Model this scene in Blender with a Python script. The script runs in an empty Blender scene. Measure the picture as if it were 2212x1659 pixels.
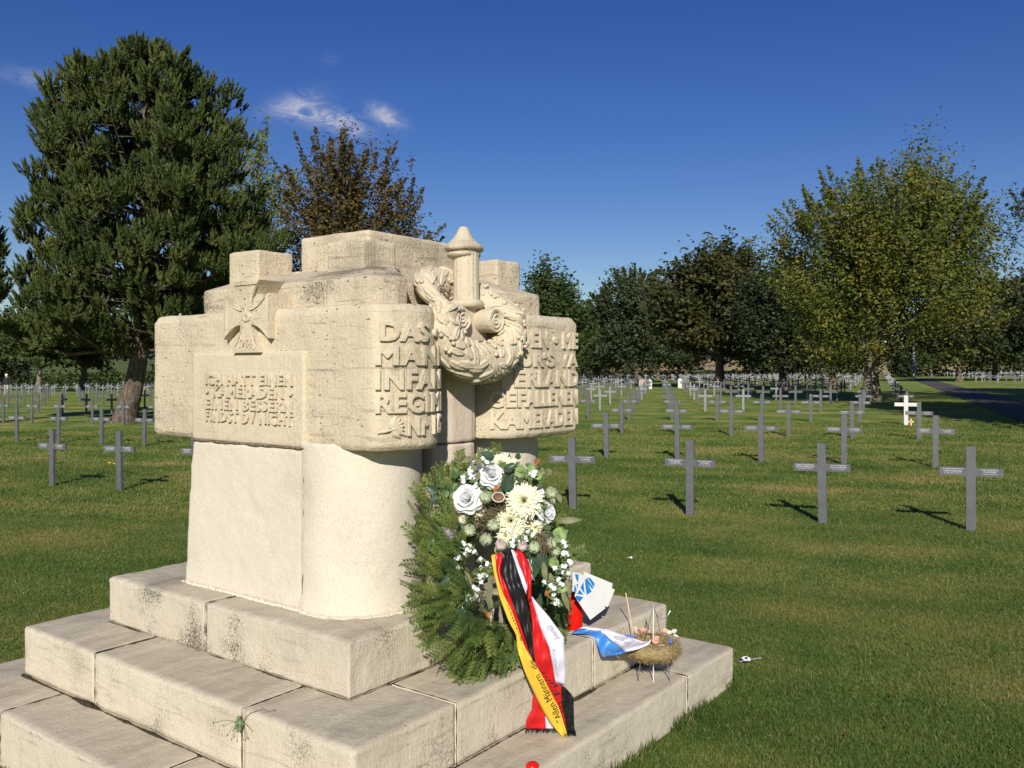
import bpy, bmesh, math, random
import numpy as np
from mathutils import Vector, Matrix, noise, Euler

R = math.radians
scene = bpy.context.scene
COL = scene.collection
rng = np.random.default_rng(7)
random.seed(7)

# ------------------------------------------------------------------ camera
F = 1880.0            # focal length in the pixels of a 2212 px wide picture
EYE = 1.66
cam_d = bpy.data.cameras.new('camera')
cam = bpy.data.objects.new('camera', cam_d)
COL.objects.link(cam)
cam.location = (0, 0, EYE)
cam.rotation_euler = (R(90), 0, 0)
cam_d.sensor_width = 36
cam_d.lens = 36 * F / 2212
cam_d.shift_y = -29.5 / 2212
cam_d.clip_end = 6000
cam_d.clip_start = 0.05
scene.camera = cam

# ------------------------------------------------------------------ sky and sun
SUN_EL, SUN_AZ = R(27.5), R(180 + 2.0)      # azimuth measured from +Y, clockwise
world = bpy.data.worlds.new('World')
scene.world = world
world.use_nodes = True
wt = world.node_tree
for n in list(wt.nodes):
    wt.nodes.remove(n)


def N(t, kind, **kw):
    n = t.nodes.new(kind)
    for k, v in kw.items():
        setattr(n, k, v)
    return n


def math_node(t, op, a, b=None, c=None, clamp=False):
    n = N(t, 'ShaderNodeMath', operation=op, use_clamp=clamp)
    for i, s in enumerate((a, b, c)):
        if s is None:
            continue
        if isinstance(s, (int, float)):
            n.inputs[i].default_value = s
        else:
            t.links.new(s, n.inputs[i])
    return n.outputs[0]


sky = N(wt, 'ShaderNodeTexSky', sky_type='NISHITA', sun_disc=False)
sky.sun_elevation = SUN_EL
sky.sun_rotation = SUN_AZ
sky.altitude = 0
sky.air_density = 1.0
sky.dust_density = 0.2
sky.ozone_density = 3.0
bg = N(wt, 'ShaderNodeBackground')
bg.inputs[1].default_value = 0.064
hsv = N(wt, 'ShaderNodeHueSaturation')
hsv.inputs['Saturation'].default_value = 1.33
hsv.inputs['Hue'].default_value = 0.524
wt.links.new(sky.outputs[0], hsv.inputs['Color'])
wt.links.new(hsv.outputs[0], bg.inputs[0])
tc = N(wt, 'ShaderNodeTexCoord')
sep = N(wt, 'ShaderNodeSeparateXYZ')
wt.links.new(tc.outputs['Generated'], sep.inputs[0])
ymax = math_node(wt, 'MAXIMUM', sep.outputs[1], 0.05)
gx = math_node(wt, 'DIVIDE', sep.outputs[0], ymax)
gz_ = math_node(wt, 'DIVIDE', sep.outputs[2], ymax)
cn = N(wt, 'ShaderNodeTexNoise')
cn.inputs['Scale'].default_value = 26
cn.inputs['Detail'].default_value = 7
cn.inputs['Roughness'].default_value = 0.66
cn.inputs['Distortion'].default_value = 1.4
mp = N(wt, 'ShaderNodeMapping')
mp.inputs['Scale'].default_value = (1, 1, 2.2)
wt.links.new(tc.outputs['Generated'], mp.inputs[0])
wt.links.new(mp.outputs[0], cn.inputs['Vector'])
total = None
for (cx, cy, sx, sy, amp, tilt) in ((-.222, .290, .034, .010, 1.5, -.12),
                                    (-.250, .306, .030, .012, .95, .25), (-.146, .292, .018, .010, 1.3, -.4),
                                    (-.196, .284, .028, .010, 1.5, -.3), (-.548, .334, .036, .010, .5, -.2),
                                    (-.21, .357, .014, .009, .12, 0)):
    dx = math_node(wt, 'SUBTRACT', gx, cx)
    dz = math_node(wt, 'SUBTRACT', gz_, cy)
    dz = math_node(wt, 'SUBTRACT', dz, math_node(wt, 'MULTIPLY', dx, tilt))
    a = math_node(wt, 'POWER', math_node(wt, 'ABSOLUTE', math_node(wt, 'DIVIDE', dx, sx)), 2)
    b = math_node(wt, 'POWER', math_node(wt, 'ABSOLUTE', math_node(wt, 'DIVIDE', dz, sy)), 2)
    e = math_node(wt, 'MULTIPLY', math_node(wt, 'EXPONENT', math_node(wt, 'MULTIPLY', math_node(wt, 'ADD', a, b), -1.0)), amp)
    total = e if total is None else math_node(wt, 'ADD', total, e)
cr = N(wt, 'ShaderNodeMapRange')
cr.inputs[1].default_value = 0.36
cr.inputs[2].default_value = 0.68
wt.links.new(cn.outputs[0], cr.inputs[0])
cm = math_node(wt, 'MULTIPLY', total, cr.outputs[0], clamp=True)
front = math_node(wt, 'GREATER_THAN', sep.outputs[1], 0.06)
cm = math_node(wt, 'MULTIPLY', cm, front)
bgc = N(wt, 'ShaderNodeBackground')
bgc.inputs[0].default_value = (0.56, 0.60, 0.80, 1)
bgc.inputs[1].default_value = 0.62
mixw = N(wt, 'ShaderNodeMixShader')
wt.links.new(cm, mixw.inputs[0])
wt.links.new(bg.outputs[0], mixw.inputs[1])
wt.links.new(bgc.outputs[0], mixw.inputs[2])
wo = N(wt, 'ShaderNodeOutputWorld')
wt.links.new(mixw.outputs[0], wo.inputs[0])

sun_d = bpy.data.lights.new('sun', 'SUN')
sun_d.energy = 4.6
sun_d.angle = R(0.5)
sun_d.color = (1.0, 0.95, 0.86)
sun = bpy.data.objects.new('sun', sun_d)
COL.objects.link(sun)
sd = Vector((math.sin(SUN_AZ) * math.cos(SUN_EL), math.cos(SUN_AZ) * math.cos(SUN_EL), math.sin(SUN_EL)))
sun.rotation_euler = sd.to_track_quat('Z', 'Y').to_euler()
sun.location = sd * 60

scene.view_settings.view_transform = 'Standard'
scene.view_settings.look = 'None'
scene.view_settings.exposure = 0.28
scene.view_settings.gamma = 1
scene.render.engine = 'CYCLES'
scene.cycles.max_bounces = 5
scene.cycles.transparent_max_bounces = 4

# ------------------------------------------------------------------ helpers


def at(px, py, D):
    """a point seen at (px, py) of the 2212 px wide photograph, D metres ahead"""
    return Vector(((px - 1106) / F * D, D, EYE - (py - 800) / F * D))


def gz(x, y):
    r = math.hypot(x, y)
    z = 0.01 * max(-75, min(75, x))
    if r > 150:
        s = min(1, (r - 150) / 450)
        s = s * s * (3 - 2 * s)
        az = math.atan2(x, y)
        left = 1 / (1 + math.exp((az + 0.1) * 9))
        z += s * (9.0 * left + 4.0 * (1 - left))
        s2 = max(0, min(1, (r - 700) / 900))
        z += s2 * s2 * (3 - 2 * s2) * (16 + 7 * math.sin(az * 7 + 1) + 4 * math.sin(az * 17))
    return z


def link(o, parent=None):
    COL.objects.link(o)
    if parent is not None:
        o.parent = parent
    return o


def tag(o, label=None, cat=None, group=None, kind=None):
    if label:
        o['label'] = label
    if cat:
        o['category'] = cat
    if group:
        o['group'] = group
    if kind:
        o['kind'] = kind
    return o


def empty(name, loc=(0, 0, 0), rz=0.0, parent=None):
    o = bpy.data.objects.new(name, None)
    o.location = loc
    o.rotation_euler = (0, 0, rz)
    o.empty_display_size = 0.1
    return link(o, parent)


def arr_mesh(name, V, Fc, mat, parent=None, attr=None, smooth=False):
    """numpy arrays to an object; Fc is (n,3) or (n,4)"""
    V = np.asarray(V, dtype=np.float32)
    Fc = np.asarray(Fc, dtype=np.int32)
    me = bpy.data.meshes.new(name)
    me.vertices.add(len(V))
    me.vertices.foreach_set('co', V.ravel())
    k = Fc.shape[1]
    me.loops.add(Fc.size)
    me.loops.foreach_set('vertex_index', Fc.ravel())
    me.polygons.add(len(Fc))
    me.polygons.foreach_set('loop_start', np.arange(len(Fc), dtype=np.int32) * k)
    try:
        me.polygons.foreach_set('loop_total', np.full(len(Fc), k, dtype=np.int32))
    except Exception:
        pass
    if attr is not None:
        a = me.attributes.new('rnd', 'FLOAT', 'POINT')
        a.data.foreach_set('value', np.asarray(attr, dtype=np.float32))
    me.update(calc_edges=True)
    me.validate()
    if smooth:
        me.polygons.foreach_set('use_smooth', np.ones(len(me.polygons), dtype=bool))
    me.materials.append(mat)
    o = bpy.data.objects.new(name, me)
    return link(o, parent)


class MB:
    """collects verts and faces of one mesh"""

    def __init__(s):
        s.v, s.f, s.m = [], [], []

    def add(s, vs, fs, mi=0):
        b = len(s.v)
        s.v += [tuple(p) for p in vs]
        s.f += [tuple(b + i for i in f) for f in fs]
        s.m += [mi] * len(fs)

    def box(s, x0, x1, y0, y1, z0, z1, mi=0):
        s.add([(x0, y0, z0), (x1, y0, z0), (x1, y1, z0), (x0, y1, z0), (x0, y0, z1), (x1, y0, z1), (x1, y1, z1), (x0, y1, z1)],
              [(0, 3, 2, 1), (4, 5, 6, 7), (0, 1, 5, 4), (1, 2, 6, 5), (2, 3, 7, 6), (3, 0, 4, 7)], mi)

    def prism(s, poly, z0, z1, poly2=None, mi=0):
        n = len(poly)
        p2 = poly2 or poly
        vs = [(a, b, z0) for a, b in poly] + [(a, b, z1) for a, b in p2]
        fs = [tuple(range(n - 1, -1, -1)), tuple(range(n, 2 * n))] + [(i, (i + 1) % n, n + (i + 1) % n, n + i) for i in range(n)]
        s.add(vs, fs, mi)

    def tube(s, pts, rad, n=6, mi=0, cap=True):
        pts = [Vector(p) for p in pts]
        if isinstance(rad, (int, float)):
            rad = [rad] * len(pts)
        vs, fs = [], []
        up = Vector((0.13, 0.21, 1)).normalized()
        for i, p in enumerate(pts):
            d = (pts[min(i + 1, len(pts) - 1)] - pts[max(i - 1, 0)])
            if d.length < 1e-9:
                d = Vector((0, 0, 1))
            d.normalize()
            a = d.cross(up)
            if a.length < 0.1:
                a = d.cross(Vector((1, 0, 0)))
            a.normalize()
            b = d.cross(a)
            for k in range(n):
                t = 2 * math.pi * k / n
                vs.append(p + (a * math.cos(t) + b * math.sin(t)) * rad[i])
        for i in range(len(pts) - 1):
            for k in range(n):
                fs.append((i * n + k, i * n + (k + 1) % n, (i + 1) * n + (k + 1) % n, (i + 1) * n + k))
        if cap:
            fs.append(tuple(range(n)))
            fs.append(tuple((len(pts) - 1) * n + k for k in range(n - 1, -1, -1)))
        s.add(vs, fs, mi)

    def lathe(s, prof, cx=0, cy=0, n=24, sx=1, sy=1, mi=0):
        vs, fs = [], []
        for r, z in prof:
            for k in range(n):
                t = 2 * math.pi * k / n
                vs.append((cx + r * sx * math.cos(t), cy + r * sy * math.sin(t), z))
        for i in range(len(prof) - 1):
            for k in range(n):
                fs.append((i * n + k, i * n + (k + 1) % n, (i + 1) * n + (k + 1) % n, (i + 1) * n + k))
        fs.append(tuple(range(n - 1, -1, -1)))
        fs.append(tuple((len(prof) - 1) * n + k for k in range(n)))
        s.add(vs, fs, mi)

    def grid(s, P, mi=0):
        """P is a list of rows of points"""
        h, w = len(P), len(P[0])
        s.add([p for row in P for p in row],
              [(i * w + j, i * w + j + 1, (i + 1) * w + j + 1, (i + 1) * w + j) for i in range(h - 1) for j in range(w - 1)], mi)

    def build(s, name, mat, parent=None, smooth=False, thick=0.0):
        me = bpy.data.meshes.new(name)
        me.from_pydata(s.v, [], s.f)
        me.update()
        for mm in (mat if isinstance(mat, (list, tuple)) else [mat]):
            me.materials.append(mm)
        if isinstance(mat, (list, tuple)):
            me.polygons.foreach_set('material_index', s.m)
        if smooth:
            me.polygons.foreach_set('use_smooth', [True] * len(me.polygons))
        o = bpy.data.objects.new(name, me)
        if thick:
            md = o.modifiers.new('thickness', 'SOLIDIFY')
            md.thickness = thick
            md.offset = 0
        return link(o, parent)


def stone(name, mb, mat, parent, voxel=0.012, smooth=4, amp=0.004, chip=0.0, keep_loc=None):
    """voxel-remesh overlapping solids to one worn stone, then roughen it"""
    me = bpy.data.meshes.new('tmp')
    me.from_pydata(mb.v, [], mb.f)
    me.update()
    t = bpy.data.objects.new('tmp', me)
    COL.objects.link(t)
    m = t.modifiers.new('r', 'REMESH')
    m.mode = 'VOXEL'
    m.voxel_size = voxel
    if smooth:
        m2 = t.modifiers.new('s', 'SMOOTH')
        m2.iterations = smooth
        m2.factor = 0.5
    dg = bpy.context.evaluated_depsgraph_get()
    dg.update()
    out = bpy.data.meshes.new_from_object(t.evaluated_get(dg), depsgraph=dg)
    bpy.data.objects.remove(t)
    n = len(out.vertices)
    co = np.empty(n * 3, dtype=np.float32)
    no = np.empty(n * 3, dtype=np.float32)
    out.vertices.foreach_get('co', co)
    out.vertices.foreach_get('normal', no)
    co = co.reshape(-1, 3)
    no = no.reshape(-1, 3)
    d = np.empty(n, dtype=np.float32)
    for i in range(n):
        p = Vector(co[i])
        v = noise.noise(p * 5) * 0.9 + noise.noise(p * 17) * 0.45 + noise.noise(Vector((p.x * 30, p.y * 30, p.z * 60))) * 0.28
        if chip:
            c = noise.noise(p * 9 + Vector((7, 3, 1)))
            if c > 0.33:
                v -= (c - 0.33) * chip
        d[i] = v * amp
    co += no * d[:, None]
    out.vertices.foreach_set('co', co.ravel())
    out.update()
    out.polygons.foreach_set('use_smooth', np.ones(len(out.polygons), dtype=bool))
    out.materials.clear()
    out.materials.append(mat)
    out.name = name
    o = bpy.data.objects.new(name, out)
    return link(o, parent)


_txt = {}


def text_data(s, bold=0.03, res=2):
    """glyph mesh of a string: verts (x,y,z in -1..1 front/back) and faces, in units of the font size"""
    key = (s, bold, res)
    if key in _txt:
        return _txt[key]
    c = bpy.data.curves.new('t', 'FONT')
    c.body = s
    c.size = 1
    c.bevel_depth = bold * 0.8
    c.bevel_resolution = 0
    c.space_character = 1.0 + bold * 2.4
    c.extrude = 0.5
    c.resolution_u = res
    o = bpy.data.objects.new('t', c)
    COL.objects.link(o)
    dg = bpy.context.evaluated_depsgraph_get()
    dg.update()
    me = bpy.data.meshes.new_from_object(o.evaluated_get(dg), depsgraph=dg)
    V = np.array([v.co[:] for v in me.vertices])
    Fs = [tuple(p.vertices) for p in me.polygons]
    bpy.data.objects.remove(o)
    bpy.data.meshes.remove(me)
    V[:, 0] -= V[:, 0].min()
    V[:, 1] -= V[:, 1].min()
    _txt[key] = (V, Fs)
    return _txt[key]


def add_text(mb, s, fn, width, height, depth, bold=0.03, mi=0, res=2):
    """fn(x, y, h) -> point, x in 0..width, y in 0..height, h the relief"""
    V, Fs = text_data(s, bold, res)
    sx = width / V[:, 0].max()
    sy = height / V[:, 1].max()
    vs = []
    for x, y, z in V:
        vs.append(fn(x * sx, y * sy, (z + 0.5) * depth))
    mb.add(vs, Fs, mi)


# ------------------------------------------------------------------ materials
def new_mat(name):
    m = bpy.data.materials.new(name)
    m.use_nodes = True
    t = m.node_tree
    b = t.nodes['Principled BSDF']
    return m, t, b


def ramp(t, fac, stops):
    r = N(t, 'ShaderNodeValToRGB')
    e = r.color_ramp.elements
    while len(e) < len(stops):
        e.new(0.5)
    for i, (p, c) in enumerate(stops):
        e[i].position = p
        e[i].color = (*c, 1) if len(c) == 3 else c
    t.links.new(fac, r.inputs[0])
    return r.outputs[0]


def noise_tex(t, vec, scale, detail=4, rough=0.55, dist=0.0):
    n = N(t, 'ShaderNodeTexNoise')
    n.inputs['Scale'].default_value = scale
    n.inputs['Detail'].default_value = detail
    n.inputs['Roughness'].default_value = rough
    n.inputs['Distortion'].default_value = dist
    if vec is not None:
        t.links.new(vec, n.inputs['Vector'])
    return n.outputs[0]


def mixc(t, fac, a, b, mode='MIX'):
    n = N(t, 'ShaderNodeMix', data_type='RGBA', blend_type=mode)
    for sock, v in ((n.inputs[0], fac), (n.inputs[6], a), (n.inputs[7], b)):
        if isinstance(v, (int, float)):
            sock.default_value = v
        elif isinstance(v, tuple):
            sock.default_value = (*v, 1)
        else:
            t.links.new(v, sock)
    return n.outputs[2]


def mapping(t, vec, scale=(1, 1, 1), rot=(0, 0, 0)):
    m = N(t, 'ShaderNodeMapping')
    m.inputs['Scale'].default_value = scale
    m.inputs['Rotation'].default_value = rot
    t.links.new(vec, m.inputs[0])
    return m.outputs[0]


def stone_mat(name, base, dark, warm, lichen=0.3, streak=0.4, topgrey=0.0, pits=0.5, bump=0.35, lich_lo=0.0, big_pits=0.0):
    m, t, b = new_mat(name)
    tcn = N(t, 'ShaderNodeTexCoord').outputs['Object']
    n1 = noise_tex(t, tcn, 2.2, 6, 0.6, 0.4)
    c = ramp(t, n1, [(0.25, dark), (0.48, base), (0.75, warm)])
    # sedimentary bands
    st = noise_tex(t, mapping(t, tcn, (2.2, 2.2, 26), (0.12, 0.1, 0)), 1.6, 6, 0.65, 0.3)
    sr = N(t, 'ShaderNodeMapRange')
    sr.inputs[1].default_value = 0.56
    sr.inputs[2].default_value = 0.74
    t.links.new(st, sr.inputs[0])
    c = mixc(t, math_node(t, 'MULTIPLY', sr.outputs[0], streak), c, tuple(x * 0.55 for x in dark))
    # lichen specks in colonies
    big = noise_tex(t, tcn, 3.3, 3, 0.5)
    sm = noise_tex(t, tcn, 95, 6, 0.8)
    lr = N(t, 'ShaderNodeMapRange')
    lr.inputs[1].default_value = 1.03 - lich_lo
    lr.inputs[2].default_value = 1.16 - lich_lo
    t.links.new(math_node(t, 'ADD', math_node(t, 'MULTIPLY', big, 0.95), math_node(t, 'MULTIPLY', sm, 1.0)), lr.inputs[0])
    c = mixc(t, math_node(t, 'MULTIPLY', lr.outputs[0], lichen), c, (0.075, 0.066, 0.05))
    if topgrey:
        g = N(t, 'ShaderNodeNewGeometry')
        sp = N(t, 'ShaderNodeSeparateXYZ')
        t.links.new(g.outputs['Normal'], sp.inputs[0])
        tr = N(t, 'ShaderNodeMapRange')
        tr.inputs[1].default_value = 0.15
        tr.inputs[2].default_value = 0.8
        t.links.new(sp.outputs[2], tr.inputs[0])
        gg = ramp(t, noise_tex(t, mapping(t, tcn, (1.2, 4.5, 3), (0, 0, 0.5)), 2.6, 7, 0.66, 0.5),
                  [(0.3, (0.33, 0.285, 0.215)), (0.5, (0.455, 0.395, 0.30)), (0.7, (0.57, 0.50, 0.385))])
        c = mixc(t, math_node(t, 'MULTIPLY', tr.outputs[0], topgrey), c, gg)
    fine = noise_tex(t, tcn, 160, 3, 0.6)
    c = mixc(t, 0.25, c, ramp(t, fine, [(0.3, (0.25, 0.25, 0.25)), (0.7, (0.75, 0.75, 0.75))]), 'OVERLAY')
    # small holes of the limestone
    vo = N(t, 'ShaderNodeTexVoronoi')
    vo.inputs['Scale'].default_value = 34
    t.links.new(mapping(t, tcn, (1, 1, 1.9)), vo.inputs['Vector'])
    pm = noise_tex(t, tcn, 4.5, 2)
    pr = N(t, 'ShaderNodeMapRange')
    pr.inputs[1].default_value = 0.20
    pr.inputs[2].default_value = 0.08
    t.links.new(vo.outputs['Distance'], pr.inputs[0])
    pmr = N(t, 'ShaderNodeMapRange')
    pmr.inputs[1].default_value = 0.55
    pmr.inputs[2].default_value = 0.62
    t.links.new(pm, pmr.inputs[0])
    pit = math_node(t, 'MULTIPLY', math_node(t, 'MULTIPLY', pr.outputs[0], pmr.outputs[0]), pits)
    if big_pits:
        v2 = N(t, 'ShaderNodeTexVoronoi')
        v2.inputs['Scale'].default_value = 15
        v2.inputs['Randomness'].default_value = 1.0
        dn_ = N(t, 'ShaderNodeVectorMath', operation='ADD')
        n3 = N(t, 'ShaderNodeTexNoise')
        n3.inputs['Scale'].default_value = 30
        t.links.new(tcn, n3.inputs['Vector'])
        sc3 = N(t, 'ShaderNodeVectorMath', operation='SCALE')
        sc3.inputs['Scale'].default_value = 0.035
        t.links.new(n3.outputs['Color'], sc3.inputs[0])
        t.links.new(mapping(t, tcn, (1, 1, 2.4), (0, 0.12, 0)), dn_.inputs[0])
        t.links.new(sc3.outputs[0], dn_.inputs[1])
        t.links.new(dn_.outputs[0], v2.inputs['Vector'])
        p2 = N(t, 'ShaderNodeMapRange')
        p2.inputs[1].default_value = 0.15
        p2.inputs[2].default_value = 0.09
        t.links.new(v2.outputs['Distance'], p2.inputs[0])
        m2_ = N(t, 'ShaderNodeMapRange')
        m2_.inputs[1].default_value = 0.47
        m2_.inputs[2].default_value = 0.55
        t.links.new(noise_tex(t, tcn, 6, 2), m2_.inputs[0])
        pit = math_node(t, 'MAXIMUM', pit, math_node(t, 'MULTIPLY', math_node(t, 'MULTIPLY', p2.outputs[0], m2_.outputs[0]), big_pits))
    c = mixc(t, math_node(t, 'MULTIPLY', pit, 0.75), c, (0.10, 0.08, 0.055))
    if big_pits:
        dr = noise_tex(t, mapping(t, tcn, (13, 13, 0.9)), 1.0, 5, .6, .2)
        dm = noise_tex(t, tcn, 1.7, 2)
        d1 = N(t, 'ShaderNodeMapRange')
        d1.inputs[1].default_value = .52
        d1.inputs[2].default_value = .72
        t.links.new(dr, d1.inputs[0])
        d2 = N(t, 'ShaderNodeMapRange')
        d2.inputs[1].default_value = .42
        d2.inputs[2].default_value = .62
        t.links.new(dm, d2.inputs[0])
        c = mixc(t, math_node(t, 'MULTIPLY', math_node(t, 'MULTIPLY', d1.outputs[0], d2.outputs[0]), .42), c, (0.22, 0.175, 0.12))
    t.links.new(c, b.inputs['Base Color'])
    b.inputs['Roughness'].default_value = 0.92
    b.inputs['Specular IOR Level'].default_value = 0.15
    h = math_node(t, 'ADD', math_node(t, 'MULTIPLY', noise_tex(t, tcn, 45, 6, 0.65), 0.8), math_node(t, 'MULTIPLY', fine, 0.35))
    h = math_node(t, 'ADD', h, math_node(t, 'MULTIPLY', noise_tex(t, mapping(t, tcn, (110, 110, 9)), 1, 2), 0.35))
    h = math_node(t, 'SUBTRACT', h, math_node(t, 'MULTIPLY', pit, 1.3))
    h = math_node(t, 'SUBTRACT', h, math_node(t, 'MULTIPLY', math_node(t, 'MULTIPLY', sr.outputs[0], streak), 0.4))
    bp = N(t, 'ShaderNodeBump')
    bp.inputs['Strength'].default_value = bump
    bp.inputs['Distance'].default_value = 0.012
    t.links.new(h, bp.inputs['Height'])
    t.links.new(bp.outputs[0], b.inputs['Normal'])
    return m


M = {}
M['stone_up'] = stone_mat('weathered_limestone', (0.56, 0.48, 0.345), (0.47, 0.395, 0.275), (0.59, 0.51, 0.375), lichen=0.35, streak=0.8, pits=1.0, bump=0.6, big_pits=0.8)
M['stone_cap'] = stone_mat('stained_limestone', (0.53, 0.455, 0.33), (0.41, 0.345, 0.245), (0.57, 0.495, 0.365), lichen=0.75, streak=1.0, pits=1.0, bump=0.8, lich_lo=0.0, big_pits=1.0)
M['stone_low'] = stone_mat('pale_limestone', (0.60, 0.54, 0.435), (0.565, 0.505, 0.40), (0.63, 0.57, 0.465), lichen=0.12, streak=0.08, pits=0.3, bump=0.28)
M['stone_fine'] = stone_mat('carved_limestone', (0.57, 0.49, 0.355), (0.49, 0.415, 0.295), (0.60, 0.52, 0.385), lichen=0.3, streak=0.15, pits=0.6, bump=0.4)
M['stone_col'] = stone_mat('pinkish_limestone', (0.59, 0.495, 0.385), (0.54, 0.445, 0.34), (0.61, 0.52, 0.41), lichen=0.12, streak=0.1, pits=0.5, bump=0.3)
M['step_a'] = stone_mat('step_limestone', (0.52, 0.46, 0.355), (0.43, 0.38, 0.285), (0.57, 0.51, 0.395), lichen=0.9, streak=0.3, topgrey=0.55, pits=0.5, bump=0.5, lich_lo=-0.02)
M['step_b'] = stone_mat('mossy_step_limestone', (0.56, 0.495, 0.375), (0.46, 0.40, 0.295), (0.60, 0.535, 0.415), lichen=0.6, streak=0.6, topgrey=0.8, pits=0.4, bump=0.4, lich_lo=-0.04)


def plain(name, col, rough=0.6, spec=0.3, var=0.12, scale=20, trans=0.0, bump=0.0, metal=0.0):
    m, t, b = new_mat(name)
    tcn = N(t, 'ShaderNodeTexCoord').outputs['Object']
    n = noise_tex(t, tcn, scale, 4)
    lo = tuple(max(0, x * (1 - var)) for x in col)
    hi = tuple(min(1, x * (1 + var)) for x in col)
    c = ramp(t, n, [(0.3, lo), (0.7, hi)])
    t.links.new(c, b.inputs['Base Color'])
    b.inputs['Roughness'].default_value = rough
    b.inputs['Specular IOR Level'].default_value = spec
    b.inputs['Metallic'].default_value = metal
    if bump:
        bp = N(t, 'ShaderNodeBump')
        bp.inputs['Strength'].default_value = bump
        bp.inputs['Distance'].default_value = 0.01
        t.links.new(noise_tex(t, tcn, scale * 2, 5), bp.inputs['Height'])
        t.links.new(bp.outputs[0], b.inputs['Normal'])
    if trans:
        tr = N(t, 'ShaderNodeBsdfTranslucent')
        t.links.new(c, tr.inputs[0])
        mx = N(t, 'ShaderNodeMixShader')
        mx.inputs[0].default_value = trans
        t.links.new(b.outputs[0], mx.inputs[1])
        t.links.new(tr.outputs[0], mx.inputs[2])
        t.links.new(mx.outputs[0], t.nodes['Material Output'].inputs[0])
    return m


def leaf_mat(name, cols, trans=0.25, clump=0.6, rough=0.6, spec=0.25):
    """colour by a per-leaf random number plus clump noise"""
    m, t, b = new_mat(name)
    at_ = N(t, 'ShaderNodeAttribute', attribute_name='rnd')
    geo = N(t, 'ShaderNodeNewGeometry')
    n = noise_tex(t, geo.outputs['Position'], clump, 2)
    s = math_node(t, 'ADD', math_node(t, 'MULTIPLY', at_.outputs['Fac'], 0.6), math_node(t, 'MULTIPLY', math_node(t, 'SUBTRACT', n, 0.5), 1.5))
    s = math_node(t, 'ADD', s, 0.2, clamp=True)
    k = len(cols)
    c = ramp(t, s, [(i / (k - 1), cc) for i, cc in enumerate(cols)])
    t.links.new(c, b.inputs['Base Color'])
    b.inputs['Roughness'].default_value = rough
    b.inputs['Specular IOR Level'].default_value = spec
    tr = N(t, 'ShaderNodeBsdfTranslucent')
    t.links.new(c, tr.inputs[0])
    mx = N(t, 'ShaderNodeMixShader')
    mx.inputs[0].default_value = trans
    t.links.new(b.outputs[0], mx.inputs[1])
    t.links.new(tr.outputs[0], mx.inputs[2])
    t.links.new(mx.outputs[0], t.nodes['Material Output'].inputs[0])
    return m


def lawn_color(t, vec):
    """shared by ground and blades so that they agree; mown streaks run across the columns of crosses"""
    rot = mapping(t, vec, (1, 1, 1), (0, 0, R(22.9)))
    st = noise_tex(t, mapping(t, rot, (0.16, 1.25, 1)), 1.0, 5, 0.6, 0.3)
    pa = noise_tex(t, rot, 0.55, 5, 0.6)
    s = math_node(t, 'ADD', math_node(t, 'MULTIPLY', st, 0.42), math_node(t, 'MULTIPLY', pa, 0.62))
    return ramp(t, s, [(0.37, (0.058, 0.104, 0.024)), (0.49, (0.104, 0.154, 0.037)), (0.57, (0.170, 0.190, 0.056)), (0.69, (0.28, 0.23, 0.10))])


m, t, b = new_mat('lawn')
geo = N(t, 'ShaderNodeNewGeometry')
lc = lawn_color(t, geo.outputs['Position'])
fine = noise_tex(t, geo.outputs['Position'], 38, 6, 0.75)
lc = mixc(t, 0.8, lc, ramp(t, fine, [(0.3, (0.30, 0.30, 0.28)), (0.7, (0.90, 0.88, 0.80))]), 'OVERLAY')
lc = mixc(t, 1.0, lc, (1.4, 1.36, 1.28), 'MULTIPLY')
t.links.new(lc, b.inputs['Base Color'])
b.inputs['Roughness'].default_value = 0.9
b.inputs['Specular IOR Level'].default_value = 0.05
bp = N(t, 'ShaderNodeBump')
bp.inputs['Strength'].default_value = 0.9
bp.inputs['Distance'].default_value = 0.05
t.links.new(noise_tex(t, geo.outputs['Position'], 22, 6, 0.8), bp.inputs['Height'])
t.links.new(bp.outputs[0], b.inputs['Normal'])
M['lawn'] = m

m, t, b = new_mat('grass_blades')
geo = N(t, 'ShaderNodeNewGeometry')
lc = lawn_color(t, geo.outputs['Position'])
at_ = N(t, 'ShaderNodeAttribute', attribute_name='rnd')
tint = ramp(t, at_.outputs['Fac'], [(0.0, (0.30, 0.34, 0.22)), (0.55, (0.50, 0.52, 0.42)), (0.86, (0.62, 0.60, 0.45)), (0.95, (0.80, 0.70, 0.50)), (1.0, (0.9, 0.8, 0.6))])
lc = mixc(t, 1.0, lc, tint, 'OVERLAY')
lc = mixc(t, math_node(t, 'GREATER_THAN', at_.outputs['Fac'], 0.93), lc, (0.28, 0.24, 0.11))
t.links.new(lc, b.inputs['Base Color'])
b.inputs['Roughness'].default_value = 0.55
b.inputs['Specular IOR Level'].default_value = 0.25
tr = N(t, 'ShaderNodeBsdfTranslucent')
t.links.new(lc, tr.inputs[0])
mx = N(t, 'ShaderNodeMixShader')
mx.inputs[0].default_value = 0.3
t.links.new(b.outputs[0], mx.inputs[1])
t.links.new(tr.outputs[0], mx.inputs[2])
t.links.new(mx.outputs[0], t.nodes['Material Output'].inputs[0])
M['blades'] = m

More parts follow.
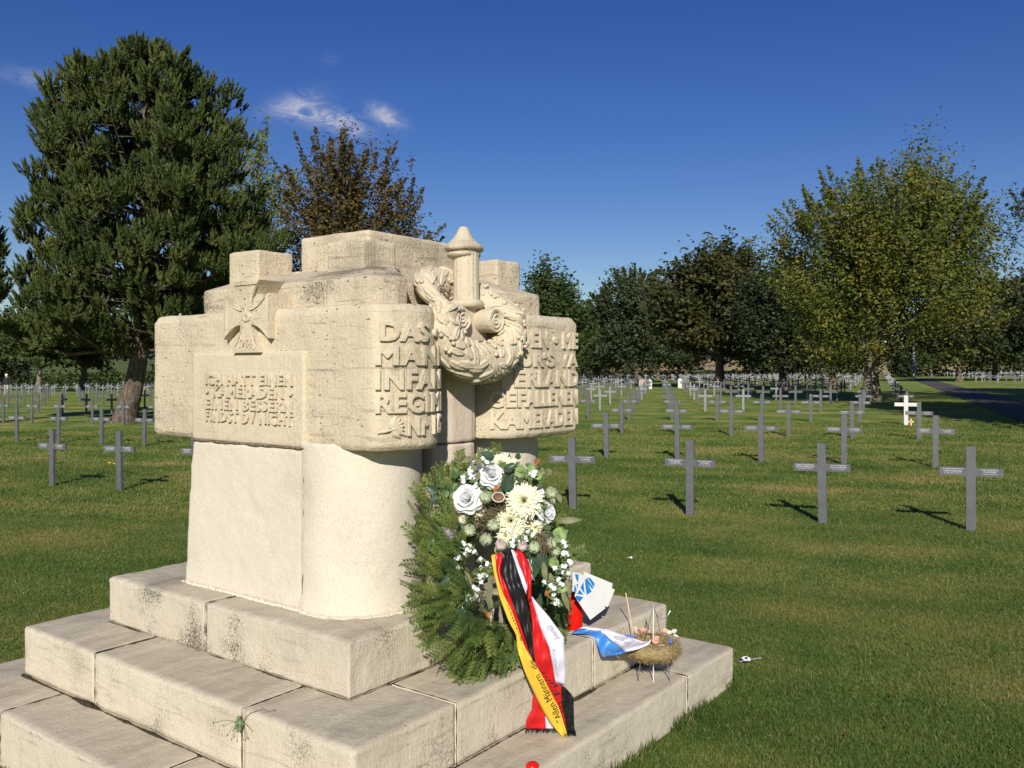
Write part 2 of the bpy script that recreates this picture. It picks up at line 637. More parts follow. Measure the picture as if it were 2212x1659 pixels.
for nm, cols in (('meadow', [(0.3, (0.075, 0.105, 0.03)), (0.55, (0.11, 0.14, 0.045)), (0.75, (0.20, 0.19, 0.085))]),
                 ('stubble_field', [(0.3, (0.33, 0.23, 0.11)), (0.55, (0.40, 0.29, 0.15)), (0.75, (0.18, 0.17, 0.07))])):
    m, t, b = new_mat(nm)
    geo = N(t, 'ShaderNodeNewGeometry')
    n1 = noise_tex(t, mapping(t, geo.outputs['Position'], (0.006, 0.02, 0.01)), 1, 4)
    t.links.new(ramp(t, n1, cols), b.inputs['Base Color'])
    b.inputs['Roughness'].default_value = 0.95
    b.inputs['Specular IOR Level'].default_value = 0.05
    M[nm] = m

M['asphalt'] = plain('asphalt', (0.092, 0.085, 0.074), 0.9, 0.15, 0.35, 9, bump=0.4)
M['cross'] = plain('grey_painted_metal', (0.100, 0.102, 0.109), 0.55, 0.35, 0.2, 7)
M['cross_pale'] = plain('glare_grey_metal', (0.225, 0.23, 0.245), 0.5, 0.35, 0.15, 5)  # paler cross paint; brighter reflection on far fronts is put into the colour
M['letters'] = plain('pale_letter_paint', (0.52, 0.53, 0.53), 0.6, 0.3, 0.1)
M['white_stone'] = plain('white_marble', (0.58, 0.57, 0.53), 0.6, 0.3, 0.08, 6)
M['pink_stone'] = plain('pink_sandstone', (0.42, 0.32, 0.27), 0.9, 0.1, 0.2, 8)
def bark_mat(name, dark, light):
    m, t, b = new_mat(name)
    tcn = N(t, 'ShaderNodeTexCoord').outputs['Object']
    n = noise_tex(t, mapping(t, tcn, (1, 1, .28)), 14, 6, .7, .6)
    n2 = noise_tex(t, tcn, 2.5, 3)
    k = math_node(t, 'ADD', math_node(t, 'MULTIPLY', n, .75), math_node(t, 'MULTIPLY', n2, .3))
    t.links.new(ramp(t, k, [(.38, dark), (.52, tuple((x + y) / 2 for x, y in zip(dark, light))), (.66, light)]), b.inputs['Base Color'])
    b.inputs['Roughness'].default_value = .95
    b.inputs['Specular IOR Level'].default_value = .1
    bp = N(t, 'ShaderNodeBump')
    bp.inputs['Strength'].default_value = 1.0
    bp.inputs['Distance'].default_value = .08
    t.links.new(n, bp.inputs['Height'])
    t.links.new(bp.outputs[0], b.inputs['Normal'])
    return m


M['bark'] = bark_mat('bark', (0.03, 0.022, 0.017), (0.24, 0.19, 0.15))
M['bark_pale'] = bark_mat('pale_bark', (0.07, 0.06, 0.045), (0.30, 0.27, 0.19))
M['twig'] = plain('twig', (0.16, 0.115, 0.07), 0.8, 0.2, 0.3)
M['pine'] = leaf_mat('pine_needles', [(0.024, 0.036, 0.011), (0.052, 0.074, 0.019), (0.088, 0.112, 0.028), (0.13, 0.145, 0.038)], 0.12, 0.9)
M['copper'] = leaf_mat('copper_leaves', [(0.045, 0.050, 0.016), (0.085, 0.075, 0.024), (0.15, 0.095, 0.030), (0.10, 0.10, 0.03)], 0.3, 0.8)
M['yellowgreen'] = leaf_mat('yellowgreen_leaves', [(0.09, 0.13, 0.03), (0.18, 0.22, 0.045), (0.26, 0.26, 0.05)], 0.35, 0.8)
M['hornbeam'] = leaf_mat('autumn_green_leaves', [(0.042, 0.070, 0.015), (0.090, 0.125, 0.022), (0.155, 0.165, 0.028), (0.28, 0.21, 0.034)], 0.3, 0.55)
M['chestnut'] = leaf_mat('dark_olive_leaves', [(0.022, 0.030, 0.010), (0.040, 0.048, 0.014), (0.065, 0.065, 0.018), (0.11, 0.085, 0.024)], 0.2, 0.5)
M['green'] = leaf_mat('mid_green_leaves', [(0.028, 0.050, 0.013), (0.052, 0.080, 0.020), (0.085, 0.112, 0.026)], 0.25, 0.5)
M['greygreen'] = leaf_mat('grey_green_leaves', [(0.035, 0.052, 0.022), (0.058, 0.078, 0.032), (0.085, 0.10, 0.04)], 0.25, 0.5)
M['darkgreen'] = leaf_mat('dark_green_leaves', [(0.018, 0.028, 0.012), (0.032, 0.045, 0.018), (0.05, 0.062, 0.024)], 0.2, 0.5)
M['cypress'] = leaf_mat('cypress_sprays', [(0.040, 0.085, 0.024), (0.10, 0.155, 0.036), (0.175, 0.225, 0.055), (0.27, 0.25, 0.08)], 0.3, 14)
M['far_wood'] = leaf_mat('haze_tinted_woodland', [(0.05, 0.075, 0.07), (0.07, 0.095, 0.085), (0.09, 0.11, 0.09)], 0.1, 0.03)  # bluish leaf tones: distance haze is put into the colour
M['red'] = plain('red_satin', (0.62, 0.015, 0.018), 0.38, 0.5, 0.06, 30, trans=0.12)
M['gold'] = plain('golden_yellow_satin', (0.85, 0.52, 0.05), 0.4, 0.5, 0.06, 30, trans=0.12)
M['black'] = plain('black_satin', (0.010, 0.010, 0.011), 0.45, 0.4, 0.2, 30)
M['whitesatin'] = plain('white_satin', (0.72, 0.70, 0.80), 0.45, 0.4, 0.04, 30, trans=0.15)
M['bluesatin'] = plain('blue_satin', (0.05, 0.23, 0.66), 0.4, 0.5, 0.1, 40, trans=0.12)
M['ink'] = plain('black_ink', (0.02, 0.02, 0.02), 0.6, 0.2, 0.0)
M['ink_grey'] = plain('grey_ink', (0.30, 0.30, 0.36), 0.6, 0.2, 0.0)
M['rose'] = plain('white_petal', (0.94, 0.94, 0.94), 0.55, 0.25, 0.03, 30, trans=0.4)
M['cream'] = plain('cream_petal', (0.90, 0.88, 0.66), 0.55, 0.25, 0.08, 30, trans=0.3)
M['greenfill'] = plain('fresh_green_leaf', (0.08, 0.15, 0.045), 0.45, 0.4, 0.4, 25, trans=0.25)
M['seed'] = plain('pale_green_plume', (0.50, 0.56, 0.36), 0.7, 0.2, 0.15, 60, trans=0.3)
M['seedpink'] = plain('pale_pink_plume', (0.62, 0.52, 0.47), 0.7, 0.2, 0.15, 60, trans=0.3)
M['ivy'] = plain('variegated_ivy', (0.24, 0.34, 0.12), 0.5, 0.3, 0.6, 35, trans=0.25)
M['darkleaf'] = plain('dark_glossy_leaf', (0.035, 0.07, 0.035), 0.3, 0.5, 0.3, 20, trans=0.1)
M['sage'] = plain('dried_olive_leaf', (0.20, 0.20, 0.11), 0.7, 0.2, 0.35, 20, trans=0.2)
M['stem'] = plain('green_stem', (0.10, 0.16, 0.06), 0.6, 0.3, 0.2)
M['lavender'] = plain('silvery_lilac_twig', (0.48, 0.42, 0.46), 0.7, 0.2, 0.2)
M['pod'] = plain('brown_seed_pod', (0.20, 0.13, 0.08), 0.8, 0.2, 0.3, bump=0.5)
M['podrim'] = plain('pale_pod_rim', (0.55, 0.49, 0.42), 0.8, 0.2, 0.1)
M['rust'] = plain('rust_dried_leaf', (0.32, 0.12, 0.04), 0.8, 0.2, 0.3)
M['straw'] = leaf_mat('straw', [(0.26, 0.19, 0.09), (0.40, 0.30, 0.14), (0.52, 0.41, 0.20)], 0.15, 20)
M['petal_peach'] = plain('peach_petal', (0.80, 0.42, 0.31), 0.6, 0.2, 0.2, 30, trans=0.3)
M['petal_white'] = plain('pale_petal', (0.72, 0.70, 0.60), 0.6, 0.2, 0.1, 30, trans=0.3)
M['petal_blue'] = plain('blue_petal', (0.10, 0.18, 0.60), 0.6, 0.2, 0.1, 30, trans=0.2)
M['wood'] = plain('pale_wood', (0.66, 0.48, 0.27), 0.7, 0.2, 0.1)
M['whiteplastic'] = plain('white_plastic', (0.75, 0.75, 0.72), 0.4, 0.5, 0.03)
M['wire'] = plain('grey_wire', (0.25, 0.27, 0.30), 0.35, 0.5, 0.1, metal=0.6)
M['paper'] = plain('white_card', (0.80, 0.80, 0.77), 0.6, 0.2, 0.04, 12)
M['blueprint'] = plain('blue_print', (0.02, 0.24, 0.62), 0.45, 0.4, 0.2, 40)
M['redplastic'] = plain('red_plastic', (0.85, 0.010, 0.006), 0.3, 0.5, 0.04, 30, trans=0.25)
M['moss'] = plain('dark_soil', (0.055, 0.045, 0.028), 0.95, 0.05, 0.5, 60, bump=0.8)
M['mortar'] = plain('dark_mortar', (0.20, 0.155, 0.10), 0.95, 0.05, 0.5, 60, bump=0.8)
M['concrete'] = plain('grey_concrete', (0.24, 0.24, 0.25), 0.8, 0.2, 0.1)
M['skin'] = plain('skin', (0.50, 0.30, 0.22), 0.6, 0.3, 0.05)
M['navy'] = plain('dark_jacket', (0.02, 0.022, 0.03), 0.8, 0.2, 0.1)
M['beige'] = plain('beige_trousers', (0.40, 0.36, 0.30), 0.8, 0.2, 0.1)
M['whitehair'] = plain('white_hair', (0.75, 0.75, 0.75), 0.7, 0.2, 0.05)
M['orange'] = plain('orange_coat', (0.62, 0.20, 0.03), 0.8, 0.2, 0.1)
M['redcoat'] = plain('dark_red_coat', (0.35, 0.02, 0.03), 0.8, 0.2, 0.1)

# ------------------------------------------------------------------ setting: ground, path, fields
FWD = Vector((0.389, 0.921))        # along the columns of crosses
SIDE = Vector((0.921, -0.389))      # along the rows


def nt(n, tt):
    p = FWD * n + SIDE * tt
    return p.x, p.y


def ring_ground(name, radii, angs, mat, wobble=0.0):
    V, Q = [], []
    for r in radii:
        for a in angs:
            x, y = r * math.sin(a), r * math.cos(a)
            V.append((x, y, gz(x, y) + (noise.noise(Vector((x * 0.35, y * 0.35, 0))) * wobble if r < 60 else 0)))
    w = len(angs)
    for i in range(len(radii) - 1):
        for j in range(w - 1):
            Q.append((i * w + j, i * w + j + 1, (i + 1) * w + j + 1, (i + 1) * w + j))
    o = arr_mesh(name, V, np.array(Q)[:, ::-1], mat, smooth=True)
    return tag(o, kind='structure')


rad1 = [0.01] + [0.7 * 1.13 ** i for i in range(60) if 0.7 * 1.13 ** i < 165] + [165]
full = [2 * math.pi * i / 120 for i in range(121)]
ring_ground('ground', rad1, full, M['lawn'])
rad2 = [165] + [165 * 1.09 ** i for i in range(1, 40) if 165 * 1.09 ** i < 3200]
ring_ground('meadow', rad2, [-math.pi + i * (math.pi - 0.06) / 60 for i in range(61)], M['meadow'])
ring_ground('stubble_field', rad2, [-0.06 + i * (math.pi + 0.06) / 60 for i in range(61)], M['stubble_field'])

# asphalt path along the columns
V, Q = [], []
ns = [2 + i * 2.5 for i in range(60)]
for i, n in enumerate(ns):
    if n > 128:
        break
    w = 0.04 * noise.noise(Vector((n * 0.7, 0, 0)))
    for tt in (3.82 + w, 4.85, 5.88 + w):
        x, y = nt(n, tt)
        V.append((x, y, gz(x, y) + 0.018 + (0.012 if tt == 4.85 else 0)))
k = len(V) // 3
for i in range(k - 1):
    for j in range(2):
        Q.append((i * 3 + j, i * 3 + j + 1, (i + 1) * 3 + j + 1, (i + 1) * 3 + j))
tag(arr_mesh('path', V, Q, M['asphalt']), kind='structure')

# ------------------------------------------------------------------ memorial monument
MO = Vector((-0.6, 3.203, 0.0))
MRZ = math.atan2(0.8, 0.6)
mon = empty('stone_memorial', MO, MRZ)
tag(mon, 'carved cream limestone war memorial block on three stone steps', 'memorial')


def L2W(u, v, z):
    return Vector((MO.x + 0.6 * u - 0.8 * v, MO.y + 0.8 * u + 0.6 * v, z))


def slab(name, x0, x1, y0, y1, z0, z1, mat, amp=0.003, vox=0.0125, sm=1, chip=1.6):
    mb = MB()
    mb.box(x0, x1, y0, y1, z0, z1)
    return stone(name, mb, mat, mon, vox, sm, amp, chip)


g = 0.0025
steps = [
    # lowest step
    (-.55, 0.0 - g, -.59, .50 - g, -.1, .211, 'step_b'), (-.55, 0.0 - g, .50 + g, 1.553 - g, -.1, .211, 'step_b'), (-.55, 0.0 - g, 1.553 + g, 2.22, -.1, .209, 'step_b'),
    (0.0 + g, 1.602 - g, -.59, -.05, -.1, .212, 'step_b'), (1.602 + g, 2.16, -.59, .30, -.1, .208, 'step_b'), (1.602 + g, 2.16, .305, 2.22, -.1, .21, 'step_b'), (0.0 + g, 1.6 - g, 1.75, 2.22, -.1, .21, 'step_b'),
    # middle step
    (-.285, .219 - g, -.33, .247 - g, .213, .445, 'step_b'), (-.285, .219 - g, .247 + g, 1.277 - g, .213, .446, 'step_b'), (-.285, .219 - g, 1.277 + g, 1.94, .213, .444, 'step_b'),
    (.219 + g, 1.17 - g, -.33, .25, .213, .4445, 'step_b'), (1.17 + g, 1.91, -.33, .25, .213, .446, 'step_b'), (1.45, 1.91, .255, 1.94, .213, .445, 'step_b'), (.219 + g, 1.45 - g, 1.5, 1.94, .213, .445, 'step_b'),
    # plinth
    (0, .85 - g, 0, .898 - g, .447, .66, 'step_a'), (0, .85 - g, .898 + g, 1.69, .447, .661, 'step_a'), (.85 + g, 1.69, 0, .898 - g, .447, .659, 'step_a'), (.85 + g, 1.69, .898 + g, 1.69, .447, .66, 'step_a'),
]
for s in steps:
    slab('step_stone', *s[:6], M[s[6]], amp=0.0035 if s[6] == 'step_b' else 0.005)
# soil and moss caught in the open joints under the steps
mb = MB()
for (p0, p1, z) in (((-.288, -.33), (-.288, 1.94), .211), ((-.288, -.333), (1.91, -.333), .212), ((-.003, 0), (-.003, 1.69), .445), ((0, -.003), (1.69, -.003), .445)):
    L = math.hypot(p1[0] - p0[0], p1[1] - p0[1])
    nseg = int(L / 0.012)
    pts, rad = [], []
    for i in range(nseg + 1):
        f = i / nseg
        q = Vector((p0[0] + (p1[0] - p0[0]) * f, p0[1] + (p1[1] - p0[1]) * f, z))
        nn = noise.noise(q * 7 + Vector((3, 1, 2)))
        n2 = noise.noise(q * 60)
        pts.append(q + Vector((0, 0, -0.001)))
        rad.append(max(0.0008, 0.004 + 0.012 * max(0, nn) + 0.003 * n2) * (1.0 if z < .3 else 0.55))
    mb.tube(pts, rad, 6)
mb.build('joint_soil', M['moss'], mon)

for path_ in ([(-.287, .247, .217), (-.287, .247, .443), (-.28, .247, .4455), (0, .247, .4455)], [(-.287, 1.277, .217), (-.287, 1.277, .443), (-.28, 1.277, .4455), (0, 1.277, .4455)],
              [(.219, -.332, .217), (.219, -.332, .443), (.219, -.325, .4452), (.219, 0, .4452)], [(1.17, -.332, .217), (1.17, -.332, .443), (1.17, -.325, .4452), (1.17, 0, .4452)],
              [(-.552, .5, 0), (-.552, .5, .208), (-.545, .5, .2112), (-.285, .5, .2112)], [(-.552, 1.553, 0), (-.552, 1.553, .206), (-.545, 1.553, .2105), (-.285, 1.553, .2105)],
              [(1.602, -.592, 0), (1.602, -.592, .206), (1.602, -.585, .2105), (1.602, -.33, .2105)], [(-.002, .898, .449), (-.002, .898, .658), (.006, .898, .6605), (.165, .898, .6605)],
              [(.85, -.002, .449), (.85, -.002, .656), (.85, .006, .6595), (.85, .14, .6595)]):
    mb = MB()
    pts, rad = [], []
    for a_, b_ in zip(path_, path_[1:]):
        nn_ = max(2, int((Vector(b_) - Vector(a_)).length / .012))
        for q in range(nn_):
            p = Vector(a_).lerp(Vector(b_), q / nn_)
            pts.append(p + Vector((noise.noise(p * 40), noise.noise(p * 40 + Vector((5, 5, 5))), 0)) * .0015)
            rad.append(max(.0006, .0015 + .0022 * noise.noise(p * 24)))
    mb.tube(pts, rad, 5)
    mb.build('joint_soil', M['moss'], mon)

# lower body: four round corner piers, flat end pillars, core
CX = .865
mb = MB()
for (cu, cv, r) in ((.435, .405, .272), (1.29, .405, .283)):
    mb.lathe([(r + .012, .655), (r + .004, .75), (r, 1.1), (r - .004, 1.36)], cu, cv, 48)
o = stone('round_pier', mb, M['stone_low'], mon, 0.012, 1, 0.003, 1.2)
mb = MB()
mb.prism([(.165, .46), (.6, .46), (.6, 1.315), (.165, 1.315)], .655, 1.333, [(.178, .462), (.6, .462), (.6, 1.272), (.178, 1.272)])
stone('end_pillar', mb, M['stone_low'], mon, 0.011, 1, 0.003, 2.2)
mb = MB()
mb.box(.40, 1.45, .42, 1.28, .655, 1.36)
mb.lathe([(.25, .655), (.25, 1.36)], .45, 1.2, 32)
mb.lathe([(.25, .655), (.25, 1.36)], 1.28, 1.2, 32)
stone('core_wall', mb, M['stone_low'], mon, 0.03, 2, 0.004)
# open mortar seams between pillar, pier and the block above
for seam, rr0 in ((([(.168, .459, .662), (.172, .459, 1.0), (.177, .459, 1.332)]), .0035), (([(.173, .462, 1.3345), (.172, .87, 1.3345), (.173, 1.272, 1.3345)]), .0045)):
    mb = MB()
    pts, rad = [], []
    for a_, b_ in zip(seam, seam[1:]):
        for q in range(50):
            p = Vector(a_).lerp(Vector(b_), q / 50)
            pts.append(p + Vector((-.001, noise.noise(p * 18) * .006 if rr0 < .004 else 0, 0 if rr0 < .004 else noise.noise(p * 14) * .005)))
            rad.append(max(.0008, rr0 + .004 * noise.noise(p * 22)))
    mb.tube(pts, rad, 6)
    mb.build('mortar_seam', M['mortar'], mon)
# mortar smears at the foot
mb = MB()
for i in range(60):
    a = math.pi * (0.95 + 0.65 * i / 59)
    r = .29 + random.uniform(-.004, .006)
    c = (.435 + math.cos(a) * r, .405 + math.sin(a) * r)
    mb.lathe([(random.uniform(.008, .018), .658), (random.uniform(.006, .014), .664), (.002, .668)], c[0], c[1], 7)
for i in range(55):
    v = .47 + .84 * i / 54
    mb.lathe([(random.uniform(.006, .014), .658), (random.uniform(.004, .01), .665), (.002, .669)], .16 + random.uniform(-.004, .003), v, 7)
mb.build('mortar_bead', M['stone_low'], mon)

# upper block
FRONT_NEAR = [(.195, .110), (.199, .085), (.215, .062), (.26, .036), (.32, .012), (.39, -.002), (.455, .003), (.52, .03), (.575, .075), (.615, .13), (.64, .20), (.65, .33)]
FRONT_FAR = [(.965, .33), (.970, .19), (.988, .118), (1.02, .066), (1.07, .026), (1.13, .006), (1.20, 0.0), (1.545, 0.0), (1.56, .012)]
A = FRONT_NEAR + FRONT_FAR + [(1.56, 1.60), (1.54, 1.64), (.21, 1.64), (.195, 1.62)]


def shrink(poly, c, s):
    return [(c[0] + (x - c[0]) * s, c[1] + (y - c[1]) * s) for x, y in poly]


mb = MB()
mb.prism(shrink(A, (.87, .83), .978), 1.338, 1.36, shrink(A, (.87, .83), .996))
mb.prism(A, 1.356, 1.895)
mb.prism(A, 1.89, 1.928, shrink(A, (.87, .83), .975))
stone('inscription_block', mb, M['stone_up'], mon, 0.0095, 2, 0.0034, 1.4)
Bp = [(.29, .225), (.296, .20), (.34, .165), (.40, .145), (.465, .152), (.51, .20), (.53, .29)] + \
     [(1.18, .29), (1.19, .25), (1.24, .21), (1.34, .19), (1.49, .19), (1.52, .21)] + [(1.52, 1.34), (1.50, 1.37), (.31, 1.37), (.29, 1.35)]
mb = MB()
mb.prism(Bp, 1.88, 2.042)
mb.prism(Bp, 2.04, 2.052, shrink(Bp, (.9, .8), .985))
mb.prism(shrink(Bp, (.9, .8), .985), 2.05, 2.118, shrink(Bp, (.9, .82), .70))
mb.box(.60, 1.25, .52, 1.15, 2.05, 2.15)
stone('stepped_cap', mb, M['stone_cap'], mon, 0.0095, 2, 0.0045, 1.6)
for (u0, v0, u1, v1, z1) in ((.44, .39, .645, .625, 2.237), (.40, 1.07, .61, 1.30, 2.24), (1.30, .32, 1.50, .54, 2.228), (1.30, 1.07, 1.50, 1.29, 2.24)):
    mb = MB()
    mb.box(u0, u1, v0, v1, 2.03, z1)
    stone('corner_block', mb, M['stone_up'], mon, 0.009, 3, 0.004, 1.6)
mb = MB()
mb.box(.673, 1.30, .602, 1.09, 2.10, 2.328)
stone('crown_block', mb, M['stone_up'], mon, 0.0105, 3, 0.004, 1.6)

# panel and iron cross on the end face
mb = MB()
mb.box(.176, .26, .462, 1.272, 1.336, 1.742)
stone('inscription_panel', mb, M['stone_fine'], mon, 0.010, 3, 0.0022, 0.6)


def cross_outline(h, w_in, w_out, c0, k=7):
    """Iron Cross outline with curved, flaring arms"""
    arm = []
    for i in range(k + 1):
        f = i / k
        arm.append((w_in + (w_out - w_in) * f ** 1.9, c0 + (h - c0) * f))
    pts = []
    for q in range(4):
        a = q * math.pi / 2
        half = [(-x, y) for x, y in arm] + [(x, y) for x, y in reversed(arm)]
        for x, y in half:
            pts.append((x * math.cos(a) + y * math.sin(a), -x * math.sin(a) + y * math.cos(a)))
    return pts


ccv, ccz = .835, 1.896
mb = MB()
out = cross_outline(.158, .036, .098, .036)
inn = cross_outline(.140, .027, .082, .027)
# slab standing proud of the wall; text plane axes: x = -v, y = z, normal = -u
n = len(out)
vs = [(.30, ccv - x, ccz + y) for x, y in out] + [(.137, ccv - x, ccz + y) for x, y in out] + [(.135, ccv - x, ccz + y) for x, y in inn] + [(.142, ccv - x * .97, ccz + y * .97) for x, y in inn]
fs = []
for a_, b_ in ((0, n), (n, 2 * n), (2 * n, 3 * n)):
    fs += [(a_ + i, a_ + (i + 1) % n, b_ + (i + 1) % n, b_ + i) for i in range(n)]
ic = len(vs)
vs.append((.142, ccv, ccz))
vs.append((.30, ccv, ccz))
fs += [(3 * n + i, 3 * n + (i + 1) % n, ic) for i in range(n)]
fs += [((i + 1) % n, i, ic + 1) for i in range(n)]
mb.add(vs, fs)
mb.box(.152, .31, ccv - .105, ccv + .105, ccz + .012, ccz + .098)
# oak leaves in the middle, year on the lower arm
for i in range(7):
    a = i / 7 * 2 * math.pi
    mb.lathe([(.001, -.004), (.012, 0), (.010, .006), (.001, .009)], 0, 0, 8)
    k0 = len(mb.v) - 32
    for q in range(k0, len(mb.v)):
        x, y, z = mb.v[q]
        mb.v[q] = (.142 - z, ccv - (x * 1.5 + math.cos(a) * .018), ccz + y + math.sin(a) * .014)
add_text(mb, '1914', lambda x, y, h: (.145 - h, ccv + .045 - x, ccz - .135 + y), .09, .036, .012, 0.02)
mb.v = [((x + .020) if x < .2 else x, y, z) for x, y, z in mb.v]
mb.build('iron_cross_relief', M['stone_up'], mon)

mb = MB()
# words on the end panel
lines = [('ICH HATT EINEN', 1.152, .530, 1.617), ('\u2022 KAMERADEN \u2022', 1.152, .530, 1.561), ('EINEN BESSERN', 1.150, .530, 1.505), ('FINDST DV NICHT', 1.148, .528, 1.449)]
for s, v0, v1, zc in lines:
    add_text(mb, s, lambda x, y, h, v0=v0, zc=zc: (.181 - h, v0 - x, zc - .023 + y + 0.0015 * math.sin(x * 60)), v0 - v1, .049, .017, 0.030)
mb.build('panel_lettering', M['stone_fine'], mon)

# words on the long face; the left half wraps round the curved bulge


def arc_table(pts):
    s = [0]
    for a, b in zip(pts, pts[1:]):
        s.append(s[-1] + math.hypot(b[0] - a[0], b[1] - a[1]))
    return s


NEAR = FRONT_NEAR[1:]
ST = arc_table(NEAR)
FAR = FRONT_FAR[1:-1]
SF = arc_table(FAR)


def near_pt(s, z, h, NEAR=NEAR, ST=ST):
    s = max(0, min(ST[-1] - 1e-4, s))
    i = max(j for j in range(len(ST) - 1) if ST[j] <= s)
    f = (s - ST[i]) / (ST[i + 1] - ST[i])

    def tan(k):
        a, b = NEAR[max(k - 1, 0)], NEAR[min(k + 1, len(NEAR) - 1)]
        d = Vector((b[0] - a[0], b[1] - a[1]))
        return d.normalized()
    T = (tan(i) * (1 - f) + tan(i + 1) * f).normalized()
    nx, ny = T.y, -T.x
    x = NEAR[i][0] + (NEAR[i + 1][0] - NEAR[i][0]) * f
    y = NEAR[i][1] + (NEAR[i + 1][1] - NEAR[i][1]) * f
    return (x + nx * (h - .004), y + ny * (h - .004), z)


mb = MB()
for s, s0, w, zc in (('DAS \u2022 4', .030, .40, 1.812), ('MANNH', .012, .50, 1.718), ('INFANTER', .012, .56, 1.622), ('REGIMENT', .012, .56, 1.528), ('N\u1d63 163', .140, .26, 1.436)):
    s = s.replace('\u1d63', 'r')
    add_text(mb, s, lambda x, y, h, s0=s0, zc=zc: near_pt(s0 + x, zc - .038 + y, h), w, .082, .019, 0.050, res=3)
# oak leaf before the number
for k in range(7):
    a = -0.9 + k * 0.35
    P = []
    for i in range(5):
        f = i / 4
        row = []
        for j in range(5):
            gq = (j - 2) / 2
            wd = .017 * math.sin(math.pi * (0.12 + 0.8 * f))
            s = .075 + (f * .055) * math.cos(a) - gq * wd * math.sin(a)
            z = 1.432 + (f * .050) * math.sin(a) + gq * wd * math.cos(a)
            row.append(near_pt(s, z, .006 + .014 * (1 - gq * gq) * (0.6 + 0.4 * math.sin(3 * f))))
        P.append(row)
    mb.grid(P)
mb.tube([near_pt(.02, 1.415, .012), near_pt(.05, 1.42, .016), near_pt(.09, 1.43, .018), near_pt(.13, 1.405, .014)], .005, 6)
mb.build('left_lettering', M['stone_fine'], mon)
mb = MB()
for s, u0, u1, zc, hh in (('DEN \u2022 ME', 1.085, 1.553, 1.806, .079), ("F\u00dcR'S VA", 1.03, 1.553, 1.714, .079), ('TERLAND', .985, 1.553, 1.618, .078), ('GEFALLENEN', .955, 1.552, 1.524, .076), ('KAMERADEN', .965, 1.553, 1.424, .079)):
    add_text(mb, s, lambda x, y, h, w=u1 - u0, zc=zc: near_pt(SF[-1] + .008 - w - .02 + x * (w + .02) / w, zc - .038 + y, h, FAR, SF), u1 - u0, hh + .003, .016, 0.046, res=3)
mb.build('right_lettering', M['stone_fine'], mon)

# sword: blade column, scroll guard, fluted grip, pommel
mb = MB()
blade = [(.70, .40), (.70, .215), (.735, .165), (.755, .165), (.762, .158), (.905, .158), (.912, .165), (.935, .165), (.975, .215), (.975, .40)]
mb.prism(blade, 1.332, 1.95)
mb.box(.66, 1.01, .26, .40, 1.336, 1.92)
mb.box(.69, .955, .105, .22, 1.79, 1.955)
stone('sword_blade', mb, M['stone_col'], mon, 0.009, 1, 0.002, 0.4)
mb = MB()
mb.prism([(a, b_ + .002) for a, b_ in blade], .658, 1.327)
stone('sword_blade', mb, M['stone_col'], mon, 0.010, 1, 0.004, 1.8)
mb = MB()
prof = [(2.185, 1), (1.972, 1)]
n = 64
vs, fs = [], []
for z, s in ((1.965, 1.03), (2.0, 1.0), (2.1, .97), (2.19, .97)):
    for k_ in range(n):
        t_ = 2 * math.pi * k_ / n
        r = .060 * s * (1 + .05 * abs(math.cos(8 * t_)) ** 0.6 - 0.03)
        vs.append((.845 + r * math.cos(t_), .145 + r * math.sin(t_), z))
for i in range(3):
    for k_ in range(n):
        fs.append((i * n + k_, i * n + (k_ + 1) % n, (i + 1) * n + (k_ + 1) % n, (i + 1) * n + k_))
mb.add(vs, fs)
mb.build('sword_grip', M['stone_fine'], mon, smooth=True)
mb = MB()
mb.lathe([(.02, 1.940), (.062, 1.942), (.070, 1.950), (.074, 1.962), (.070, 1.973), (.062, 1.979), (.05, 1.98)], .845, .140, 40, 1.15, 1)
for q, (x, y, z) in enumerate(mb.v):
    k_ = 1 + .05 * noise.noise(Vector((x * 25, y * 25, z * 25)))
    mb.v[q] = (.845 + (x - .845) * k_, .15 + (y - .15) * k_, z)
mb.build('grip_collar', M['stone_fine'], mon, smooth=True)
mb = MB()
mb.lathe([(.045, 2.168), (.058, 2.170), (.070, 2.176), (.074, 2.186), (.072, 2.194), (.066, 2.198), (.066, 2.201), (.076, 2.202), (.084, 2.208), (.086, 2.216), (.082, 2.226), (.070, 2.236), (.058, 2.247),
          (.046, 2.260), (.037, 2.274), (.030, 2.288), (.025, 2.301), (.020, 2.311), (.012, 2.318), (.003, 2.320)], .845, .160, 48, 1.12, 1.0)
for q, (x, y, z) in enumerate(mb.v):
    k_ = 1 + .07 * noise.noise(Vector((x * 14, y * 14, z * 14))) + .03 * noise.noise(Vector((x * 50, y * 50, z * 50)))
    dz = .010 * noise.noise(Vector((x * 9, y * 9, 3.0))) - .05 * (.845 - x if x < .80 else 0) * 0
    mb.v[q] = (.845 + (x - .845) * k_, .16 + (y - .16) * k_, z + dz * min(1, (z - 2.17) * 20))
mb.build('sword_pommel', M['stone_cap'], mon, smooth=True)
mb = MB()
for (cu, vf, r) in ((.730, .060, .052), (.905, .010, .054)):
    zc = 1.886
    n = 40
    rows = []
    prof = [(1.0, .36), (1.0, vf + .06), (1.03, vf + .02), (1.0, vf + .006), (.92, vf)]
    for s, vv in prof:
        rows.append([(cu + r * s * math.cos(2 * math.pi * k_ / n), vv, zc + r * s * math.sin(2 * math.pi * k_ / n)) for k_ in range(n + 1)])
    # spiral face
    for q in range(14):
        f = 1 - (q + 1) / 15
        row = []
        for k_ in range(n + 1):
            a = 2 * math.pi * k_ / n
            rr = r * f * .92
            groove = 0.5 + 0.5 * math.cos(2 * math.pi * (f * 2.6) + a)
            row.append((cu + rr * math.cos(a), vf + .012 * groove ** 0.5 + .001, zc + rr * math.sin(a)))
        rows.append(row)
    mb.grid(rows)
mb.build('guard_scroll', M['stone_fine'], mon, smooth=True)

